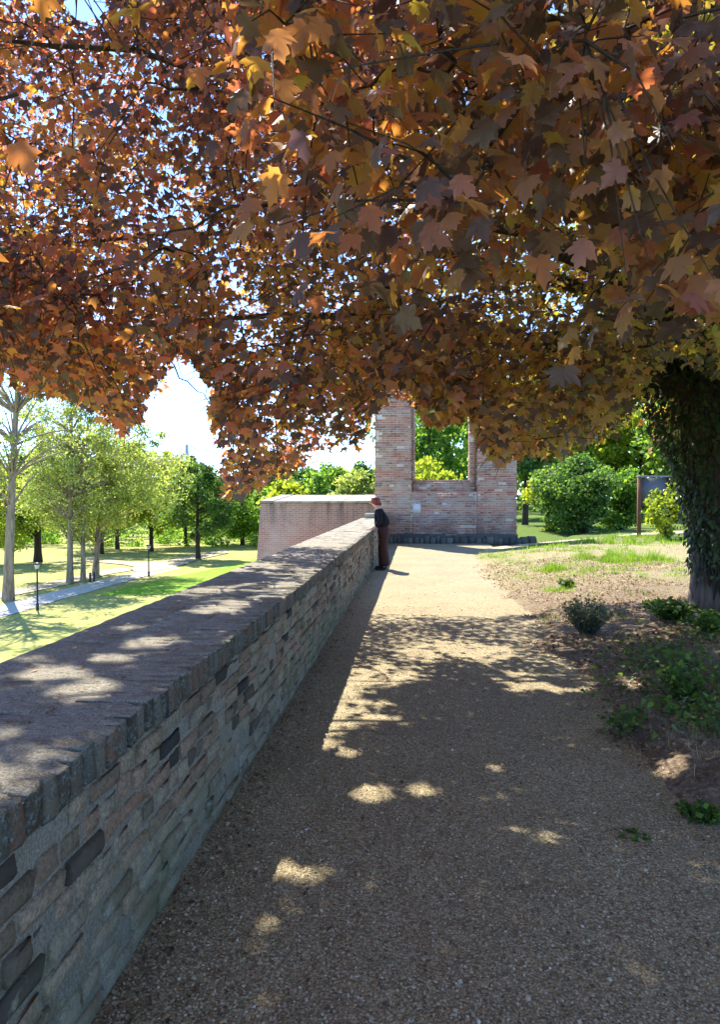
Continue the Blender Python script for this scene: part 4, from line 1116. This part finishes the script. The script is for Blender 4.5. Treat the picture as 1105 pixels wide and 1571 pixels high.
for i, (x, y, rx, ry, n, h) in enumerate([(850, 876, .32, .5, 900, .15), (940, 868, .5, .9, 1500, .16), (985, 866, .55, .9, 1500, .17), (910, 866, .35, .6, 700, .14), (1030, 868, .4, .7, 700, .13), (868, 905, .2, .3, 300, .09), (845, 903, .15, .3, 250, .1), (790, 862, .3, .8, 350, .08),
                                       (950, 838, 1.6, 1.2, 1800, .16), (1000, 834, 1.5, 1.4, 1600, .18), (760, 852, .6, 1.2, 700, .1), (830, 842, .9, 1.0, 700, .1), (900, 880, 1.0, 1.2, 900, .09), (960, 885, 1.2, 1.0, 1100, .09), (1010, 890, .9, .8, 800, .09), (880, 850, 1.4, 1.4, 1500, .10), (800, 880, .5, .8, 300, .07)]):
    txy = tuft_xy(x, y, rx * 1.25, ry * 1.25, n * 2, 200 + i); mask = np.array([nz(q[0], q[1], 3.2, 11) for q in txy])
    txy = txy[mask > -.02]; mask = mask[mask > -.02]
    blades(a, txy, np.random.default_rng(i).uniform(.45, 1.1, len(txy)) * h * (.55 + 1.8 * np.clip(mask, 0, .5)), .008 if y > 850 else .014, verge_h, 300 + i)
tag(a.obj('green_grass', F_GRASS, kind='stuff'), 'tufts of fresh green grass on the sunny verge', 'grass')
a = Acc(); g = np.random.default_rng(5); n = 9000
xy = np.stack([g.uniform(1.2, 8.5, n), g.uniform(10.0, 24, n)], 1)
xy = xy[[(verge_h(x, y) > .0) and nz(x, y, .9, 3) > -.15 for x, y in xy]]
blades(a, xy, g.uniform(.03, .11, len(xy)), .007, verge_h, 6, .95)
n = 6500; xy = np.stack([g.uniform(1.05, 5.0, n), g.uniform(2.3, 11.0, n)], 1); xy = xy[[verge_h(x, y) > -.04 for x, y in xy]]
blades(a, xy, g.uniform(.03, .10, len(xy)), .005, verge_h, 7, 1.1)
tag(a.obj('dry_grass', F_STRAW, kind='stuff'), 'short dry straw coloured grass spread over the verge', 'grass')
# leaf litter
a = Acc(); n = 40000; xy = np.stack([g.uniform(1.2, 7, n), 2.2 + 15 * g.random(n) ** 1.15], 1)
xy = xy[[verge_h(x, y) > -.03 + .03 * nz(x, y, 5) and nz(x, y, .8, 8) > -.25 for x, y in xy]]; n = len(xy)
Pz = np.array([max(verge_h(x, y), path_h(x, y) if x < 2.3 else -1) for x, y in xy]) + g.uniform(.0, .02, n)
Nn = np.array([[0, 0, 1.]]) + g.normal(0, .45, (n, 3))
LITTER = (np.array([[0, -.1, 0], [.42, .4, -.2], [0, 1, .05], [-.38, .46, -.15]]), [np.array([[0, 1, 2, 3]])])
scatter(a, LITTER[0], LITTER[1], np.column_stack([xy, Pz]), frames(Nn, g.normal(0, 1, (n, 3))), g.uniform(.012, .045, n))
tag(a.obj('leaf_litter', F_LITTER, kind='stuff'), 'brown dead leaves and bud scales littering the verge', 'leaf litter')
# a few scales blown on the path and the coping
# ground ivy
a = Acc(); n = 2600
xy = np.concatenate([tuft_xy(1070, 1040, .5, 1.0, 600, 61), tuft_xy(1020, 1010, .35, .6, 150, 62), tuft_xy(1090, 1095, .35, .5, 380, 63), tuft_xy(960, 1105, .16, .22, 160, 64), tuft_xy(1085, 985, .4, .6, 300, 65), tuft_xy(1000, 1060, .5, .7, 160, 66), tuft_xy(960, 1000, .6, .8, 90, 67)])
n = len(xy); Pz = np.array([verge_h(x, y) for x, y in xy]) + g.uniform(.02, .13, n)
scatter(a, IVY[0], IVY[1], np.column_stack([xy, Pz]), frames(np.array([[0, 0, 1.]]) + g.normal(0, .45, (n, 3)), g.normal(0, 1, (n, 3))), g.uniform(.022, .06, n))
tag(a.obj('ground_ivy', F_WEED, kind='stuff'), 'low green ground ivy creeping at the foot of the maple', 'ground cover')
# low green growth over the shaded bank
a = Acc(); n = 9000; xy = np.stack([g.uniform(1.5, 5.5, n), g.uniform(3.2, 11.5, n)], 1)
mk_ = np.array([nz(x, y, .9, 21) + .5 * nz(x, y, 3, 4) + .10 * (x - 2.6) for x, y in xy]); xy = xy[mk_ > .30]
blades(a, xy, g.uniform(.04, .13, len(xy)), .008, verge_h, 17, .6)
tag(a.obj('bank_grass', F_WEED, kind='stuff'), 'sparse green grass growing on the shaded bank', 'grass')
# weeds as plants of their own
def weed(px_, py_, h, r, nst, fol, label, seed, lsz=.05, name='weed_plant', perst=9):
    g = np.random.default_rng(seed); p = gp(px_, py_, .08); z0 = verge_h(p.x, p.y)
    root = empty(name, (p.x, p.y, z0), label, 'plant', 'weeds on the verge')
    st = Acc(); lf = Acc(); LP_ = []; LN = []; LT = []
    for k in range(nst):
        an = g.uniform(0, 2 * np.pi); q = g.random() ** .5; e = np.array([p.x + math.cos(an) * r * q, p.y + math.sin(an) * r * q, z0 + h * (1.05 - .45 * q) * g.uniform(.75, 1.1)])
        s = np.array([p.x + math.cos(an) * r * .25 * q, p.y + math.sin(an) * r * .25 * q, z0 - .01]); m_ = (s + e) / 2 + np.array([0, 0, h * .15])
        pts = bez(s, m_, e, 6); st.add(*tube_np(pts, [.004, .0036, .003, .0026, .002, .0012], 3))
        for t in g.uniform(.2, 1, perst):
            c = np.array(pts[0].lerp(pts[5], t)) * .3 + np.array(pts[min(5, int(t * 5.99))]) * .7
            d = g.normal(0, 1, 3); LP_.append(c); LT.append(d); LN.append(g.normal(0, .6, 3) + np.array([0, 0, 1]))
    st.obj('stems', fol, root, False, kind='stuff')
    scatter(lf, QUAD[0], QUAD[1], np.array(LP_), frames(np.array(LN), np.array(LT)), g.uniform(.5, 1.2, len(LP_)) * lsz)
    lf.obj('leaves', fol, root, False, kind='stuff')
weed(902, 968, .44, .34, 190, F_SAGE, 'grey green feathery weed in the shade left of the maple trunk', 71, .028, 'weed_plant', 12)
weed(1030, 962, .24, .36, 90, F_WEED, 'leafy green weed clump at the left foot of the maple trunk', 72, .06)
weed(1096, 985, .26, .26, 45, F_WEED, 'long leaved weed clump under the right foot of the maple trunk', 73, .065)
weed(1076, 1232, .12, .12, 40, F_WEED, 'small dark weed growing near the right picture edge', 74, .03)
weed(972, 1258, .07, .10, 30, F_WEED, 'tiny flat weed on the gravel below the grey soil mound', 75, .028)
weed(930, 1297, .05, .06, 18, F_WEED, 'tiniest weed sprig on the gravel', 76, .022)
weed(1045, 1070, .28, .18, 40, F_WEED, 'upright green weed among the ground ivy', 77, .045)
weed(868, 906, .16, .15, 30, F_WEED, 'small sunny broad leaved weed left of the grass tufts', 78, .06)

# debris on the path: bud scales and leaf bits, thickest along the wall foot
a = Acc(); g = np.random.default_rng(8); n1, n2 = 900, 2600
xy = np.concatenate([np.stack([g.uniform(-.9, 1.6, n1), 2.0 + 12 * g.random(n1) ** 1.4], 1), np.stack([-.965 + np.abs(g.normal(0, .10, n2)), 1.6 + 16 * g.random(n2) ** 1.4], 1)])
n = len(xy); Pz = np.array([path_h(x, y) for x, y in xy]) + .006
scatter(a, LEAF_LO[2][0], LEAF_LO[2][1], np.column_stack([xy, Pz]), frames(np.array([[0, 0, 1.]]) + g.normal(0, .3, (n, 3)), g.normal(0, 1, (n, 3))), g.uniform(.006, .024, n))
tag(a.obj('path_debris', F_LITTER, kind='stuff'), 'small brown leaf bits gathered on the gravel along the wall foot', 'debris')
# bits of leaf lying on the coping
a = Acc(); n = 260; xy = np.stack([g.uniform(WB + .05, WX, n), 1.8 + 14 * g.random(n) ** 1.3], 1)
scatter(a, LEAF_LO[1][0], LEAF_LO[1][1], np.column_stack([xy, np.full(n, WT + .006)]), frames(np.array([[0, 0, 1.]]) + g.normal(0, .25, (n, 3)), g.normal(0, 1, (n, 3))), g.uniform(.008, .03, n))
tag(a.obj('coping_debris', F_LITTER, kind='stuff'), 'dry leaf bits lying on top of the parapet wall', 'debris')
